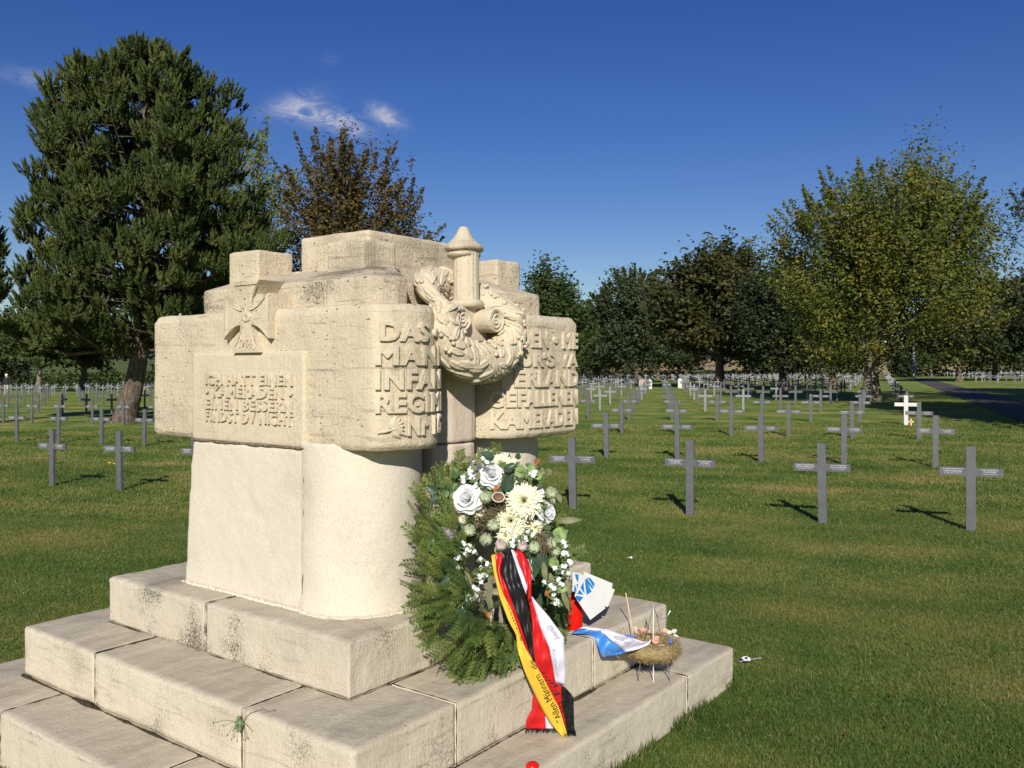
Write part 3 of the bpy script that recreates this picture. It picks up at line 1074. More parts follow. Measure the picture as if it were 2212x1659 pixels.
# carved oak and laurel wreath hung on the sword
mb = MB()
WC = (.792, .022, 1.872)
WRu, WRz = .238, .182


def tubr(a):
    sa_ = math.sin(a)
    return .057 + .028 * max(0, -sa_) ** .7 + .022 * max(0, sa_)


def wpt(a, b, h=0.0, ru=0):
    r = tubr(a) + h
    cu, cz = math.cos(a), math.sin(a)
    rad = r * math.cos(b)
    back = max(0, (cz - .30) / .70)
    return (WC[0] + cu * (WRu + rad), WC[1] + .245 * back ** .85 - r * math.sin(b) * .95, WC[2] + cz * (WRz + rad))


P = [[wpt(2 * math.pi * i / 72, 2 * math.pi * j / 22) for j in range(23)] for i in range(73)]
mb.grid(P)
rl = random.Random(5)
lay = 0
for i in range(48):
    a0 = 2 * math.pi * i / 48
    for j, b0 in enumerate((-.75, -.2, .35, .9, 1.45, 2.0, 2.55, 3.1, 3.65)):
        if (i + j) % 2:
            continue
        aa = a0 + rl.uniform(-.06, .06)
        bb = b0 + rl.uniform(-.18, .18)
        if rl.random() < .16:
            for q in range(rl.choice((2, 3))):
                c = Vector(wpt(aa + rl.uniform(-.07, .07), bb + rl.uniform(-.2, .2), .008))
                mb.lathe([(.001, -.010), (.008, -.006), (.0105, 0), (.008, .006), (.001, .010)], 0, 0, 10)
                k0 = len(mb.v) - 50
                for w_ in range(k0, len(mb.v)):
                    mb.v[w_] = tuple(Vector(mb.v[w_]) + c)
            continue
        L, W = rl.uniform(.062, .090), rl.uniform(.015, .021)
        th = rl.uniform(.25, .95) * (1 if bb < 1.4 else -1)
        sgn = 1 if math.cos(aa) < 0 else -1
        lift = rl.uniform(.000, .0025)
        rows = []
        for p in range(11):
            f = p / 10
            ww = W * math.sin(math.pi * (0.05 + 0.90 * f) ** 0.75) * (1 + 0.09 * math.sin(f * 19 + i))
            row = []
            for q in range(7):
                s_ = (q - 3) / 3
                # tangential and transverse distances on the tube surface
                dt = (f - .35) * L * math.cos(th) - s_ * ww * math.sin(th)
                dn = (f - .35) * L * math.sin(th) + s_ * ww * math.cos(th)
                al = aa + sgn * dt / .23
                bl = bb + dn / .072
                hh = lift + .0068 * (1 - s_ * s_ * .35) * math.sin(math.pi * min(1, .25 + .7 * f)) + .004 * f
                if q == 3:
                    hh -= .0045
                if abs(s_) == 1 or p in (0, 10):
                    hh = -.004
                row.append(wpt(al, bl, hh))
            rows.append(row)
        mb.grid(rows)
mb.build('carved_wreath', M['stone_fine'], mon, smooth=True)

# ------------------------------------------------------------------ crosses
HC, WCx = .85, .57


def upright_mb():
    m_ = MB()
    m_.box(-.043, .043, -.021, .021, -.06, HC)
    return m_


def bar_mb(mb=None):
    m_ = mb or MB()
    m_.box(-WCx / 2, -.043, -.0185, .0185, .552, .637)
    m_.box(.043, WCx / 2, -.0185, .0185, .552, .637)
    return m_


def bevelled(o, w=.003):
    md = o.modifiers.new('edge', 'BEVEL')
    md.width = w
    md.segments = 1
    return o


names = [(('JOHANN REIMARTZ', 'LANDSTURMMANN', '\u2020 20.10.1916'), ('KARL ANTHOLZ', 'MUSKETIER', '\u2020 26.6.1916')),
         (('IGNATZ KASPRZAK', 'ERSATZ RESERVIST', '\u2020 18.9.1916'), ('ANTON BUDZIAK', 'LANDSTURMMANN', '\u2020 1.9.1916')),
         (('PETER SCHMIDT', 'MUSKETIER', '\u2020 10.10.1916'), ('WALTER BOSSE', 'LEUTNANT', '\u2020 3.9.1916')),
         (('FRANZ WALSER', 'RESERVIST', '\u2020 12.10.1914'), ('JOSEF HOFFMANN', 'MUSKETIER', '\u2020 7.6.1916'))]
insc_mesh = []
for tw in names:
    pair = []
    for side, ls in zip((-1, 1), tw):
        mb = MB()
        cxm = side * .165
        for i, s in enumerate(ls):
            w = min(.185, .0125 * len(s))
            add_text(mb, s, lambda x, y, h, w=w, i=i, c=cxm: (c - w / 2 + x, -.0180 - h, .612 - i * .021 + y), w, .0135, .0016, 0.02, res=1)
        o = mb.build('inscription', M['letters'])
        pair.append(o.data)
        bpy.data.objects.remove(o)
    insc_mesh.append(pair)
up_mesh = upright_mb().build('upright', M['cross'])
bar_mesh = bar_mb().build('crossbar', M['cross'])
whole = upright_mb()
bar_mb(whole)
whole_dark = whole.build('grave_cross', M['cross'])
whole_pale = whole.build('grave_cross', M['cross_pale'])
meshes = [o.data for o in (up_mesh, bar_mesh, whole_dark, whole_pale)]
for o in (up_mesh, bar_mesh, whole_dark, whole_pale):
    bpy.data.objects.remove(o)
UPM, BARM, WHD, WHP = meshes

ORD = ['first', 'second', 'third', 'fourth', 'fifth', 'sixth', 'seventh', 'eighth', 'ninth', 'tenth', 'eleventh', 'twelfth', 'thirteenth', 'fourteenth', 'fifteenth', 'sixteenth',
       'seventeenth', 'eighteenth', 'nineteenth', 'twentieth']
TREES_XY = []
spots = []
rc = random.Random(11)


def visible(x, y, z0=.0):
    if y < 3:
        return False
    px = 1106 + x / y * F
    return -25 < px < 2235 and not (432 < px < 1150)


SKIP = [(-13.4, 29.9, .9), (16.6, 40.2, .6)]
for k_ in range(26):                                   # main field
    n_ = 9.82 + 6.03 * k_
    for j in range(90):
        tt = .856 - 1.41 * j
        if k_ == 3 and j == 0:
            continue
        x, y = nt(n_, tt)
        px = 1106 + x / y * F
        if px < 1150:
            break
        if visible(x, y) and all(math.hypot(x - a, y - b) > r for a, b, r in SKIP):
            spots.append((y, x, 'right', k_, j))
for k_ in range(17):                                   # field on the left of the memorial
    n_ = 9.29 + 5.93 * k_
    for j in range(90):
        tt = -7.14 - 1.41 * j
        x, y = nt(n_, tt)
        px = 1106 + x / y * F
        if px < -25:
            break
        if visible(x, y) and px < 700 and all(math.hypot(x - a, y - b) > r for a, b, r in SKIP) and y < 108:
            spots.append((y, x, 'left', k_, j))
for k_ in range(13):                                   # field beyond the path
    n_ = 86 + 6.0 * k_
    for j in range(60):
        tt = 9.4 + 1.41 * j
        x, y = nt(n_, tt)
        if visible(x, y) and x / y < .6:
            spots.append((y, x, 'far', k_, j))
spots.sort()
print('crosses', len(spots))
one, rest = spots[:300], spots[300:]
rowcount = {}
FRONTNAMES = {(0, 0): 'front grey metal cross at the lane edge, nearest the lower right lawn',
              (0, 1): 'second grey cross in the front row, between the lane-edge cross and the third one',
              (0, 2): 'third grey cross from the lane edge in the front row',
              (0, 3): 'grey cross in the front row nearest the carved right face of the memorial'}
crossrot = -math.atan2(SIDE.x * 0 + .389, .921)
for idx, (y, x, sec, k_, j) in enumerate(one):
    z = gz(x, y)
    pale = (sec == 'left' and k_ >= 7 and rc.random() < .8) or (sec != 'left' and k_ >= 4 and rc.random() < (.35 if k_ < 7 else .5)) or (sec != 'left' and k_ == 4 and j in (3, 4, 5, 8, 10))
    jit = rc.uniform(-.03, .03)
    sx, sy = rc.uniform(-.05, .05), rc.uniform(-.05, .05)
    near = idx < 44
    if near:
        o = empty('grave_cross', (x + sx, y + sy, z), crossrot + jit)
        o.rotation_euler = (rc.uniform(-.012, .012), rc.uniform(-.018, .018), crossrot + jit)
        for nm, me in (('upright', UPM), ('crossbar', BARM)):
            c = bpy.data.objects.new(nm, me)
            link(c, o)
        vi = {(0, 0): 0, (0, 1): 1, (0, 2): 2, (0, 3): 3}.get((k_, j), rc.randrange(4)) if sec == 'right' else rc.randrange(4)
        for me in insc_mesh[vi]:
            c = bpy.data.objects.new('inscription', me)
            link(c, o)
    else:
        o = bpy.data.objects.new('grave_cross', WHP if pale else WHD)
        o.location = (x + sx, y + sy, z)
        o.rotation_euler = (rc.uniform(-.015, .015), rc.uniform(-.02, .02), crossrot + jit)
        link(o)
    key = (sec, k_)
    rowcount[key] = rowcount.get(key, 0) + 1
    shade = 'pale grey' if pale and not near else 'dark grey'
    rk = ORD[k_] if k_ < len(ORD) else None
    if sec == 'right' and (k_, j) in FRONTNAMES:
        lb = FRONTNAMES[(k_, j)]
    elif sec == 'right':
        cj = 'lane-edge' if j == 0 else ORD[j] + ' from the lane edge' if j < 20 else None
        lb = f'{shade} cross, {cj}, in the {rk} row right of the memorial' if cj and rk else 'grey metal cross in the crowded rows right of the memorial'
    elif sec == 'left':
        r_ = j - int(round((rowbase if False else 0)))
        lb = f'{shade} cross, {ORD[j] if j < 20 else "outer"} column from the memorial, {rk} row on its left side' if rk and j < 20 else 'grey metal cross among the outer columns left of the memorial'
    else:
        lb = 'pale cross in the separate field beyond the asphalt path'
    grp = {'right': 'metal grave crosses in rows right of the memorial', 'left': 'metal grave crosses in rows left of the memorial', 'far': 'crosses in the field beyond the path'}[sec]
    tag(o, lb, 'grave cross', grp)
mb = MB()
mbp = MB()
for (y, x, sec, k_, j) in rest:
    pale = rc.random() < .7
    m_ = mb
    z = gz(x, y)
    ca, sa = math.cos(crossrot + rc.uniform(-.03, .03)), math.sin(crossrot)
    b0 = len(m_.v)
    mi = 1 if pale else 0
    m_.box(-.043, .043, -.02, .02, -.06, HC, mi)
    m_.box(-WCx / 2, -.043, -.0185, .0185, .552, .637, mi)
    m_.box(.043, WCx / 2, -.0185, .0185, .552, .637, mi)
    for q in range(b0, len(m_.v)):
        a, b_, c = m_.v[q]
        m_.v[q] = (x + a * ca - b_ * sa, y + a * sa + b_ * ca, z + c)
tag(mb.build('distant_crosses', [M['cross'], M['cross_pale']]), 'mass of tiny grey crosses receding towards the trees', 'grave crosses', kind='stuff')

# white marble cross with a small wooden remembrance cross
x, y = at(1957, 920, 24.6).xy
wc = empty('white_cross', (x, y, gz(x, y)), crossrot + .05)
tag(wc, 'single bright white stone cross in the lane-edge column', 'grave cross')
mb = MB()
mb.box(-.055, .055, -.03, .03, -.05, .84)
bevelled(mb.build('upright', M['white_stone'], wc), .006)
mb = MB()
mb.box(-.30, -.055, -.027, .027, .53, .635)
mb.box(.055, .30, -.027, .027, .53, .635)
bevelled(mb.build('crossbar', M['white_stone'], wc), .006)
x2, y2 = at(1968, 921, 24.2).xy
rcx = empty('wooden_remembrance_cross', (x2, y2, gz(x2, y2)), crossrot + .2)
tag(rcx, 'tiny pale wooden cross at the foot of the white stone cross', 'cross')
mb = MB()
mb.box(-.018, .018, -.006, .006, -.02, .20)
mb.box(-.07, -.018, -.005, .005, .10, .14)
mb.box(.018, .07, -.005, .005, .10, .14)
mb.build('wooden_cross', M['wood'], rcx)
mb = MB()
mb.lathe([(.004, -.004), (.02, 0), (.018, .004), (.004, .006)], 0, 0, 10)
o = mb.build('poppy', M['red'], rcx)
o.location = (0, -.010, .12)
o.rotation_euler = (R(90), 0, 0)

# headstones among the crosses


def headstone(px, pyb, D, w, h, mat, label, top='round', th=.09):
    p = at(px, pyb, D)
    zb = gz(p.x, p.y)
    o = MB()
    pts = [(-w / 2, -.05), (w / 2, -.05)]
    if top == 'round':
        pts += [(w / 2, h - w * .35)] + [(w / 2 * math.cos(a), h - w * .35 + w * .35 * math.sin(a)) for a in [math.pi * i / 10 for i in range(1, 10)]] + [(-w / 2, h - w * .35)]
    else:
        pts += [(w / 2, h), (-w / 2, h)]
    n = len(pts)
    o.add([(a, -th / 2, b) for a, b in pts] + [(a, th / 2, b) for a, b in pts],
          [tuple(range(n)), tuple(range(2 * n - 1, n - 1, -1))] + [((i + 1) % n, i, n + i, n + (i + 1) % n) for i in range(n)])
    q = o.build('headstone', mat)
    q.location = (p.x, p.y, zb)
    q.rotation_euler = (0, 0, crossrot)
    bevelled(q, .012)
    tag(q, label, 'headstone')
    return q


headstone(1388, 848, 60, .5, .98, M['pink_stone'], 'rounded pinkish stone slab standing among the crosses')
headstone(1403, 832, 72, .42, .80, M['white_stone'], 'small white round-topped headstone beside the pinkish slab')
headstone(1469, 832, 74, .36, .85, M['white_stone'], 'pale round-topped headstone under the dark trees')
headstone(2073, 817, 92, .62, .75, M['white_stone'], 'broad pale stone slab before the crosses beyond the path', top='flat')

# post beside the path
p = at(1974, 815, 110)
mb = MB()
mb.lathe([(.17, -.1), (.16, .3), (.14, .35), (.13, 5.0), (.10, 5.3), (.06, 5.35)], 0, 0, 10)
o = mb.build('lamp_post', M['concrete'])
o.location = (p.x, p.y, gz(p.x, p.y))
tag(o, 'plain grey post standing at the far end of the path', 'post')

# ------------------------------------------------------------------ trees


def rhombi(C, A_, B_, rnd):
    """leaf quads from centres C and half axes A_, B_"""
    n = len(C)
    V = np.empty((n, 4, 3), dtype=np.float32)
    V[:, 0] = C - A_
    V[:, 1] = C - A_ * 0.1 + B_
    V[:, 2] = C + A_
    V[:, 3] = C - A_ * 0.1 - B_
    return V.reshape(-1, 3), np.arange(n * 4).reshape(-1, 4), np.repeat(rnd, 4)


def unit(a):
    return a / (np.linalg.norm(a, axis=-1, keepdims=True) + 1e-9)


def tree(label, x, y, H, zc0, rx, ry, mat, nclump, per, leaf, seed, bark='bark', tr=.2, shoots=0, lean=(0, 0), topz=None, prof=None, group=None, name='broadleaf_tree', cl=.42, trunk_lean=(0, 0),
         shell=.45, up=.35, el=1.25):
    g_ = np.random.default_rng(seed)
    z0 = gz(x, y)
    root = empty(name, (x, y, z0))
    tag(root, label, 'tree', group)
    cz = (H + zc0) / 2
    rz = (H - zc0) / 2
    # clump centres inside a lumpy egg
    zf = g_.uniform(-1, 1, nclump)
    azm = g_.uniform(0, 2 * np.pi, nclump)
    wr_ = np.where(zf > 0, np.sqrt(1 - zf ** 2), np.sqrt(1 - np.abs(zf) ** 3.2))
    d = np.stack([np.cos(azm) * wr_, np.sin(azm) * wr_, zf], 1)
    rr = g_.random(nclump) ** shell
    lump = np.array([.97 + .42 * noise.noise(Vector((a * 1.7 + seed, b * 1.7, c * 1.7))) + .22 * noise.noise(Vector((a * 4.5, b * 4.5 + seed, c * 4.5))) for a, b, c in d])
    rr = rr * lump
    zz = d[:, 2] * rr
    wid = np.where(zz > 0, 1 - .30 * np.clip(zz, 0, 1) ** 1.5, 1.0)
    C = np.stack([d[:, 0] * rr * rx * wid + lean[0] * zz, d[:, 1] * rr * ry * wid + lean[1] * zz, cz + zz * rz], 1)
    C[:, 2] = np.maximum(C[:, 2], zc0 * .8 + .25 * g_.random(nclump))
    outd = unit(np.stack([C[:, 0], C[:, 1], (C[:, 2] - cz) * .7 + up * rz], 1))
    CS = g_.uniform(.6, 1.5, nclump)[:, None]
    # leaves of a clump spread along a spray
    idx = np.repeat(np.arange(nclump), per)
    along = np.clip(g_.normal(size=len(idx)), -1.7, 1.7)[:, None] * cl * el * CS[idx]
    P = C[idx] + outd[idx] * along + g_.normal(size=(len(idx), 3)) * cl * .52 * CS[idx]
    P[:, 2] -= .12 * np.abs(along[:, 0])
    if shoots:
        sd_ = unit(np.stack([g_.normal(size=shoots) * .8 + lean[0] * .3, g_.normal(size=shoots) * .8, g_.uniform(.1, 1.3, shoots)], 1))
        s0 = np.stack([sd_[:, 0] * rx * .82, sd_[:, 1] * ry * .82, cz + sd_[:, 2] * rz * .80], 1)
        sl = g_.uniform(.14, .42, shoots) * rz
        dirv = unit(sd_ * np.array([1, 1, .7]) + np.array([0, 0, .9]))
        ks = 95
        si = np.repeat(np.arange(shoots), ks)
        f = g_.random(len(si))
        SP = s0[si] + dirv[si] * (f * sl[si])[:, None] + g_.normal(size=(len(si), 3)) * (.11 * (1.3 - f))[:, None]
        P = np.concatenate([P, SP])
    n = len(P)
    A_ = unit(g_.normal(size=(n, 3)) * np.array([1, 1, .6])) * (leaf * g_.uniform(.6, 1.25, n))[:, None]
    nn = unit(np.cross(A_, g_.normal(size=(n, 3)) + np.array([0, .5, -.9])))
    B_ = nn * (leaf * .55 * g_.uniform(.7, 1.1, n))[:, None]
    rnd = g_.random(n)
    V, Q, a = rhombi(P, A_, B_, rnd)
    arr_mesh('crown', V, Q, mat, root, a)
    # trunk and limbs
    mb = MB()
    tx, ty = trunk_lean
    path = []
    for i in range(9):
        f = i / 8
        path.append(Vector((tx * (1 - f) + .12 * math.sin(seed + f * 5), ty * (1 - f) + .1 * math.sin(seed * 2 + f * 4), -.2 + f * (H * .88 + .2))))
    rads = [tr * (1.55 if i == 0 else 1.0) * (1 - .9 * (i / 8) ** 1.1) + .012 for i in range(9)]
    mb.tube(path, rads, 10)
    order = g_.permutation(nclump)[: min(nclump, 90)]
    for q in order:
        tgt = Vector(C[q])
        zs = max(zc0 * .75, min(H * .8, tgt.z - (.35 + .5 * g_.random()) * math.hypot(tgt.x, tgt.y)))
        f = (zs + .2) / (H * .88 + .2)
        i = min(7, int(f * 8))
        s = path[i].lerp(path[i + 1], f * 8 - i)
        mid = s.lerp(tgt, .5) + Vector((0, 0, .10 * (tgt - s).length)) + Vector(g_.normal(size=3)) * .12
        r0 = tr * (.16 + .22 * g_.random()) * (1 - .6 * f)
        mb.tube([s, s.lerp(mid, .55), mid, tgt], [r0, r0 * .8, r0 * .55, r0 * .15], 5, cap=False)
    if shoots:
        for q in range(shoots):
            s = Vector(s0[q] - dirv[q] * .5)
            e = Vector(s0[q] + dirv[q] * sl[q])
            mb.tube([s, s.lerp(e, .5), e], [.022, .014, .005], 4, cap=False)
    mb.build('trunk', M[bark], root, smooth=True)
    return root


def xy(px, D):
    return (px - 1106) / F * D, D


def height_at(py, D, x, y):
    return EYE + (800 - py) / F * D - gz(x, y)


# big autumn hornbeam on the right
X, Y = xy(1882, 40.5)
tree('large yellow-green autumn tree with wispy upright shoots beside the lane', X + .55, Y, height_at(372, 40.5, X, Y), 2.1, 5.35, 5.0, M['hornbeam'], 1500, 52, .092, 3, 'bark_pale', .36,
     shoots=120, lean=(.6, 0), cl=.40, trunk_lean=(-.55, 0), shell=.42, up=.75, el=1.75)


def far_tree(label, px, D, ytop, half, mat, nclump, per, leaf, seed, zc0=1.3, **kw):
    X, Y = xy(px, D)
    H = height_at(ytop, D, X, Y)
    rx = half / F * D * 1.04
    if D > 70:
        nclump = int(nclump * 1.35)
        leaf *= 1.22
    return tree(label, X, Y, H, zc0, rx, rx * .9, M[mat], nclump, per, leaf, seed, **kw)


far_tree('copper-brown autumn tree rising behind the memorial, beside the big pine', 742, 40, 300, 142, 'copper', 560, 48, .10, 21, zc0=2.5, shoots=46, cl=.38, tr=.22)
far_tree('small copper-brown tree at the shoulder of the taller copper one', 872, 43, 385, 52, 'copper', 120, 40, .095, 33, zc0=2.5, shoots=14, cl=.34, tr=.14)
far_tree('bright yellow-green tree peeping out behind the right side of the pine', 555, 44, 295, 72, 'yellowgreen', 200, 40, .11, 22, zc0=2.5, shoots=18, cl=.4, tr=.2)
far_tree('rounded mid-green tree next to the right end of the memorial', 1190, 88, 588, 84, 'green', 300, 42, .19, 23, cl=.62, tr=.3)
far_tree('grey-green feathery tree between the green tree and the dark round one', 1372, 104, 588, 100, 'greygreen', 330, 42, .19, 24, shoots=60, cl=.62, tr=.3)
far_tree('low olive tree in front of the feathery grey-green one', 1290, 112, 655, 72, 'green', 220, 40, .22, 25, cl=.7, tr=.25)
far_tree('dark round-headed chestnut tree with brown-tinged leaves in mid distance', 1552, 74, 536, 128, 'chestnut', 620, 46, .20, 26, cl=.62, tr=.42, zc0=2.4, shell=.36)
far_tree('dark green tree partly behind the big autumn tree, left side', 1690, 63, 568, 80, 'darkgreen', 430, 44, .17, 27, cl=.6, tr=.38)
far_tree('dark olive tree low behind the lane-side trunk', 1800, 66, 640, 80, 'green', 320, 40, .17, 28, cl=.6, tr=.3)
far_tree('dark spreading tree right of the path beyond the big autumn tree', 2075, 92, 640, 82, 'darkgreen', 300, 42, .2, 29, cl=.62, tr=.3, zc0=2.6)
far_tree('dark tree in the row right of the path, nearer the picture edge', 2150, 98, 610, 70, 'greygreen', 260, 42, .2, 30, cl=.62, tr=.3, zc0=2.6)
far_tree('dark tree cut by the right picture edge beyond the path', 2235, 92, 600, 80, 'darkgreen', 280, 42, .2, 31, cl=.62, tr=.3, zc0=2.6)
X, Y = xy(2365, 37)
tree('tree beyond the right edge whose thin branches reach into the picture', X, Y, 11.0, 2.6, 3.5, 3.5, M['greygreen'], 150, 36, .08, 41, shoots=60, cl=.36, tr=.25)
for i, (px, D, yt, hf, mt) in enumerate(((1255, 140, 690, 60, 'darkgreen'), (1330, 150, 672, 56, 'chestnut'), (1420, 146, 668, 60, 'green'), (1480, 150, 676, 50, 'darkgreen'), (1625, 142, 660, 60, 'green'),
                                         (1690, 150, 668, 55, 'chestnut'), (1765, 140, 660, 55, 'darkgreen'), (1835, 150, 700, 40, 'green'), (2010, 140, 700, 42, 'green'),
                                         (2110, 135, 680, 50, 'darkgreen'), (2185, 140, 676, 50, 'green'))):
    lbs = ['dark far tree close to the right edge of the memorial', 'brownish far tree left of the grey-green feathery tree', 'green far tree under the feathery grey-green tree', 'dark far tree just left of the round chestnut',
           'green far tree between the round chestnut and the dark tree', 'brownish far tree seen through the dark tree', 'dark far tree left of the big autumn tree trunk', 'small green far tree right beside the big trunk',
           'green far tree just right of the open lane', 'dark far tree behind the crosses beyond the path', 'green far tree at the right end of the distant row']
    far_tree(lbs[i], px, D, yt, hf, mt, 130, 34, .30, 50 + i, cl=.8, tr=.24, zc0=.9, group='trees along the far side of the cemetery')
# left distance
far_tree('dark spreading tree with short trunk in front of the meadow', 183, 92, 690, 92, 'darkgreen', 240, 40, .2, 61, cl=.5, tr=.35, zc0=2.9)
far_tree('green tree with pale trunk left of the dark spreading tree', 85, 84, 672, 80, 'green', 240, 40, .19, 62, bark='bark_pale', cl=.5, tr=.25, zc0=2.9)
far_tree('dark tree at the left edge behind the standing person', 5, 96, 690, 60, 'darkgreen', 180, 40, .2, 63, cl=.6, tr=.25, zc0=1.2)

# shade trees just outside the right edge: only their shadows fall into view
for i, (sx, sy, h, r) in enumerate(((17.9, 18.4, 11.8, 3.8), (17.2, 14.6, 10.8, 3.4), (26.5, 27.0, 12.5, 4.4), (33.5, 38.0, 13, 4.8))):
    tree(['broad tree outside the right edge casting the nearest shadow on the lawn', 'second tree outside the right edge shading the path', 'third tree outside the right edge shading the path', 'farthest tree outside the right edge shading the path'][i],
         sx, sy, h, 3.0, r, r, M['hornbeam'], 700, 42, .19, 70 + i, cl=.55, tr=.28, group='shade trees beside the path')


# pines
def pine(label, x, y, prof, seed, ntuft, trunk_pts, trunk_r, group=None, tuft=.36, yscale=1.0, nbough=138, dens=1.0):
    """prof: list of (z, left radius, right radius); tufts of needles stand up along whorled boughs"""
    g_ = np.random.default_rng(seed)
    z0 = gz(x, y)
    root = empty('pine_tree', (x, y, z0))
    tag(root, label, 'tree', group)
    zs = np.array([p[0] for p in prof]) - z0
    lr = np.array([p[1] for p in prof])
    rr = np.array([p[2] for p in prof])
    tp = [Vector(p) for p in trunk_pts]
    tz = np.array([p.z for p in tp])

    def axis(z):
        return Vector((np.interp(z, tz, [p.x for p in tp]), np.interp(z, tz, [p.y for p in tp]), z))
    mb = MB()
    mb.tube(tp, trunk_r, 12)
    P, D_, K = [], [], []
    nb = nbough
    ga = 0.0
    for b in range(nb):
        ga += 2.399963 + g_.normal() * .2
        zt = zs[0] + .1 + (zs[-1] - zs[0] - .15) * ((b + .5) / nb) ** .95
        ca, sa = math.cos(ga), math.sin(ga)
        fx = .5 + .5 * ca
        rad = np.interp(zt, zs, lr) * (1 - fx) + np.interp(zt, zs, rr) * fx
        rad = max(.2, rad * g_.uniform(.68, 1.04) - .25)
        rise = rad * g_.uniform(.15, .42)
        zb = max(zs[0] - .1, zt - rise)
        a0 = axis(zb)
        tip = Vector((a0.x + ca * rad, a0.y + sa * rad * yscale, zt + .10 * rad))
        mid = a0.lerp(tip, .5) + Vector((0, 0, -.10 * rad))
        bough = [a0, a0.lerp(mid, .5) + Vector((0, 0, .03 * rad)), mid, mid.lerp(tip, .6) + Vector((0, 0, -.03 * rad)), tip]
        rb = .022 + .013 * rad
        mb.tube(bough, [rb, rb * .85, rb * .65, rb * .4, rb * .15], 5, cap=False)
        bl = np.array([v[:] for v in bough])
        seg = np.linspace(0, 1, 5)
        npad = max(2, int(2 + rad * 1.9))
        for q in range(npad):
            f = 1 - .62 * (q / npad) ** 1.1 * g_.uniform(.8, 1.2)
            s = Vector((np.interp(f, seg, bl[:, 0]), np.interp(f, seg, bl[:, 1]), np.interp(f, seg, bl[:, 2])))
            off = g_.normal() * .34 * rad * (1.25 - f) * 1.1
            c = s + Vector((-sa * off, ca * off * yscale, abs(off) * .12 + g_.uniform(-.05, .25)))
            mb.tube([s, s.lerp(c, .5) + Vector((0, 0, -.03)), c], [.016, .012, .006], 4, cap=False)
            k = int(g_.uniform(9, 16) * dens)
            rp = g_.uniform(.22, .44)
            ang = g_.uniform(0, 2 * np.pi, k)
            rr_ = rp * np.sqrt(g_.random(k))
            base = np.stack([c.x + np.cos(ang) * rr_, c.y + np.sin(ang) * rr_, c.z + .30 * (rp - rr_) + g_.normal(size=k) * .05], 1)
            P.append(base)
            D_.append(unit(np.stack([np.cos(ang) * rr_ / rp * .55 + ca * .18, np.sin(ang) * rr_ / rp * .55 + sa * .18, np.ones(k)], 1) + g_.normal(size=(k, 3)) * .12))
    # crown leader tufts
    top = axis(zs[-1])
    P.append(np.array([top[:]]) + g_.normal(size=(60, 3)) * np.array([.25, .25, .22]) - np.array([0, 0, .40]))
    D_.append(unit(np.array([0, 0, 1.0]) + g_.normal(size=(60, 3)) * .22))
    P = np.concatenate(P)
    D_ = np.concatenate(D_)
    n = len(P)
    nbld = 36
    T = n * nbld
    ti = np.repeat(np.arange(n), nbld)
    ax = D_[ti]
    sc = g_.uniform(.75, 1.25, n)[ti]
    s_ = g_.random(T)
    rnd_dir = g_.normal(size=(T, 3))
    pr = unit(rnd_dir - ax * (rnd_dir * ax).sum(1, keepdims=True))
    nd = unit(ax * (.55 + .75 * s_)[:, None] + pr * (.95 - .70 * s_)[:, None])
    root_p = P[ti] + ax * ((s_ - .35) * tuft * 1.25 * sc)[:, None]
    Ln = (tuft * .40 * g_.uniform(.8, 1.15, T) * sc)[:, None]
    wv = unit(np.cross(nd, g_.normal(size=(T, 3)))) * .028
    V = np.empty((T, 3, 3), dtype=np.float32)
    V[:, 0] = root_p - wv
    V[:, 1] = root_p + wv
    V[:, 2] = root_p + nd * Ln
    tuftr = g_.random(n)[ti] * .6 + .4 * g_.random(T)
    arr_mesh('crown', V.reshape(-1, 3), np.arange(T * 3).reshape(-1, 3), M['pine'], root, np.repeat(tuftr, 3))
    mb.build('trunk', M['bark'], root, smooth=True)
    return root


px0, D0 = 300, 30.0
X, Y = xy(px0, D0)
k30 = D0 / F


def prof_px(rows, cx, k):
    return [(EYE + (800 - y_) * k, (cx - l) * k, (r - cx) * k) for y_, l, r in rows]


rows = [(762, 60, 400), (742, 10, 480), (690, 20, 590), (620, 45, 640), (560, 62, 655), (500, 55, 635), (430, 50, 580), (350, 72, 550), (290, 90, 535), (230, 120, 510), (170, 195, 450), (132, 245, 385), (112, 285, 345)]
pine('big dense Scots pine with leaning trunk left of the memorial', X, Y, prof_px(rows, 312, k30), 5, 0,
     [(-.62, 0, -.25), (-.48, 0, .05), (-.33, 0, .7), (-.12, 0, 1.5), (.02, 0, 2.3), (.12, .05, 3.6), (.2, 0, 6), (.22, 0, 8.5), (.2, 0, 11), (.2, 0, 12.7)], [.62, .44, .35, .31, .28, .22, .17, .12, .07, .02])
rows2 = [(700, -150, 30), (640, -180, 44), (560, -170, 36), (500, -150, 10), (400, -130, -30), (300, -110, -70)]
X, Y = xy(-90, 29)
pine('second pine mostly outside the left edge, only branch tips showing', X, Y, prof_px([(y_, l, r) for y_, l, r in rows2], -80, 29 / F), 6, 2200, [(0, 0, -.2), (0, 0, 3), (0, 0, 8.4)], [.3, .22, .04], nbough=70)


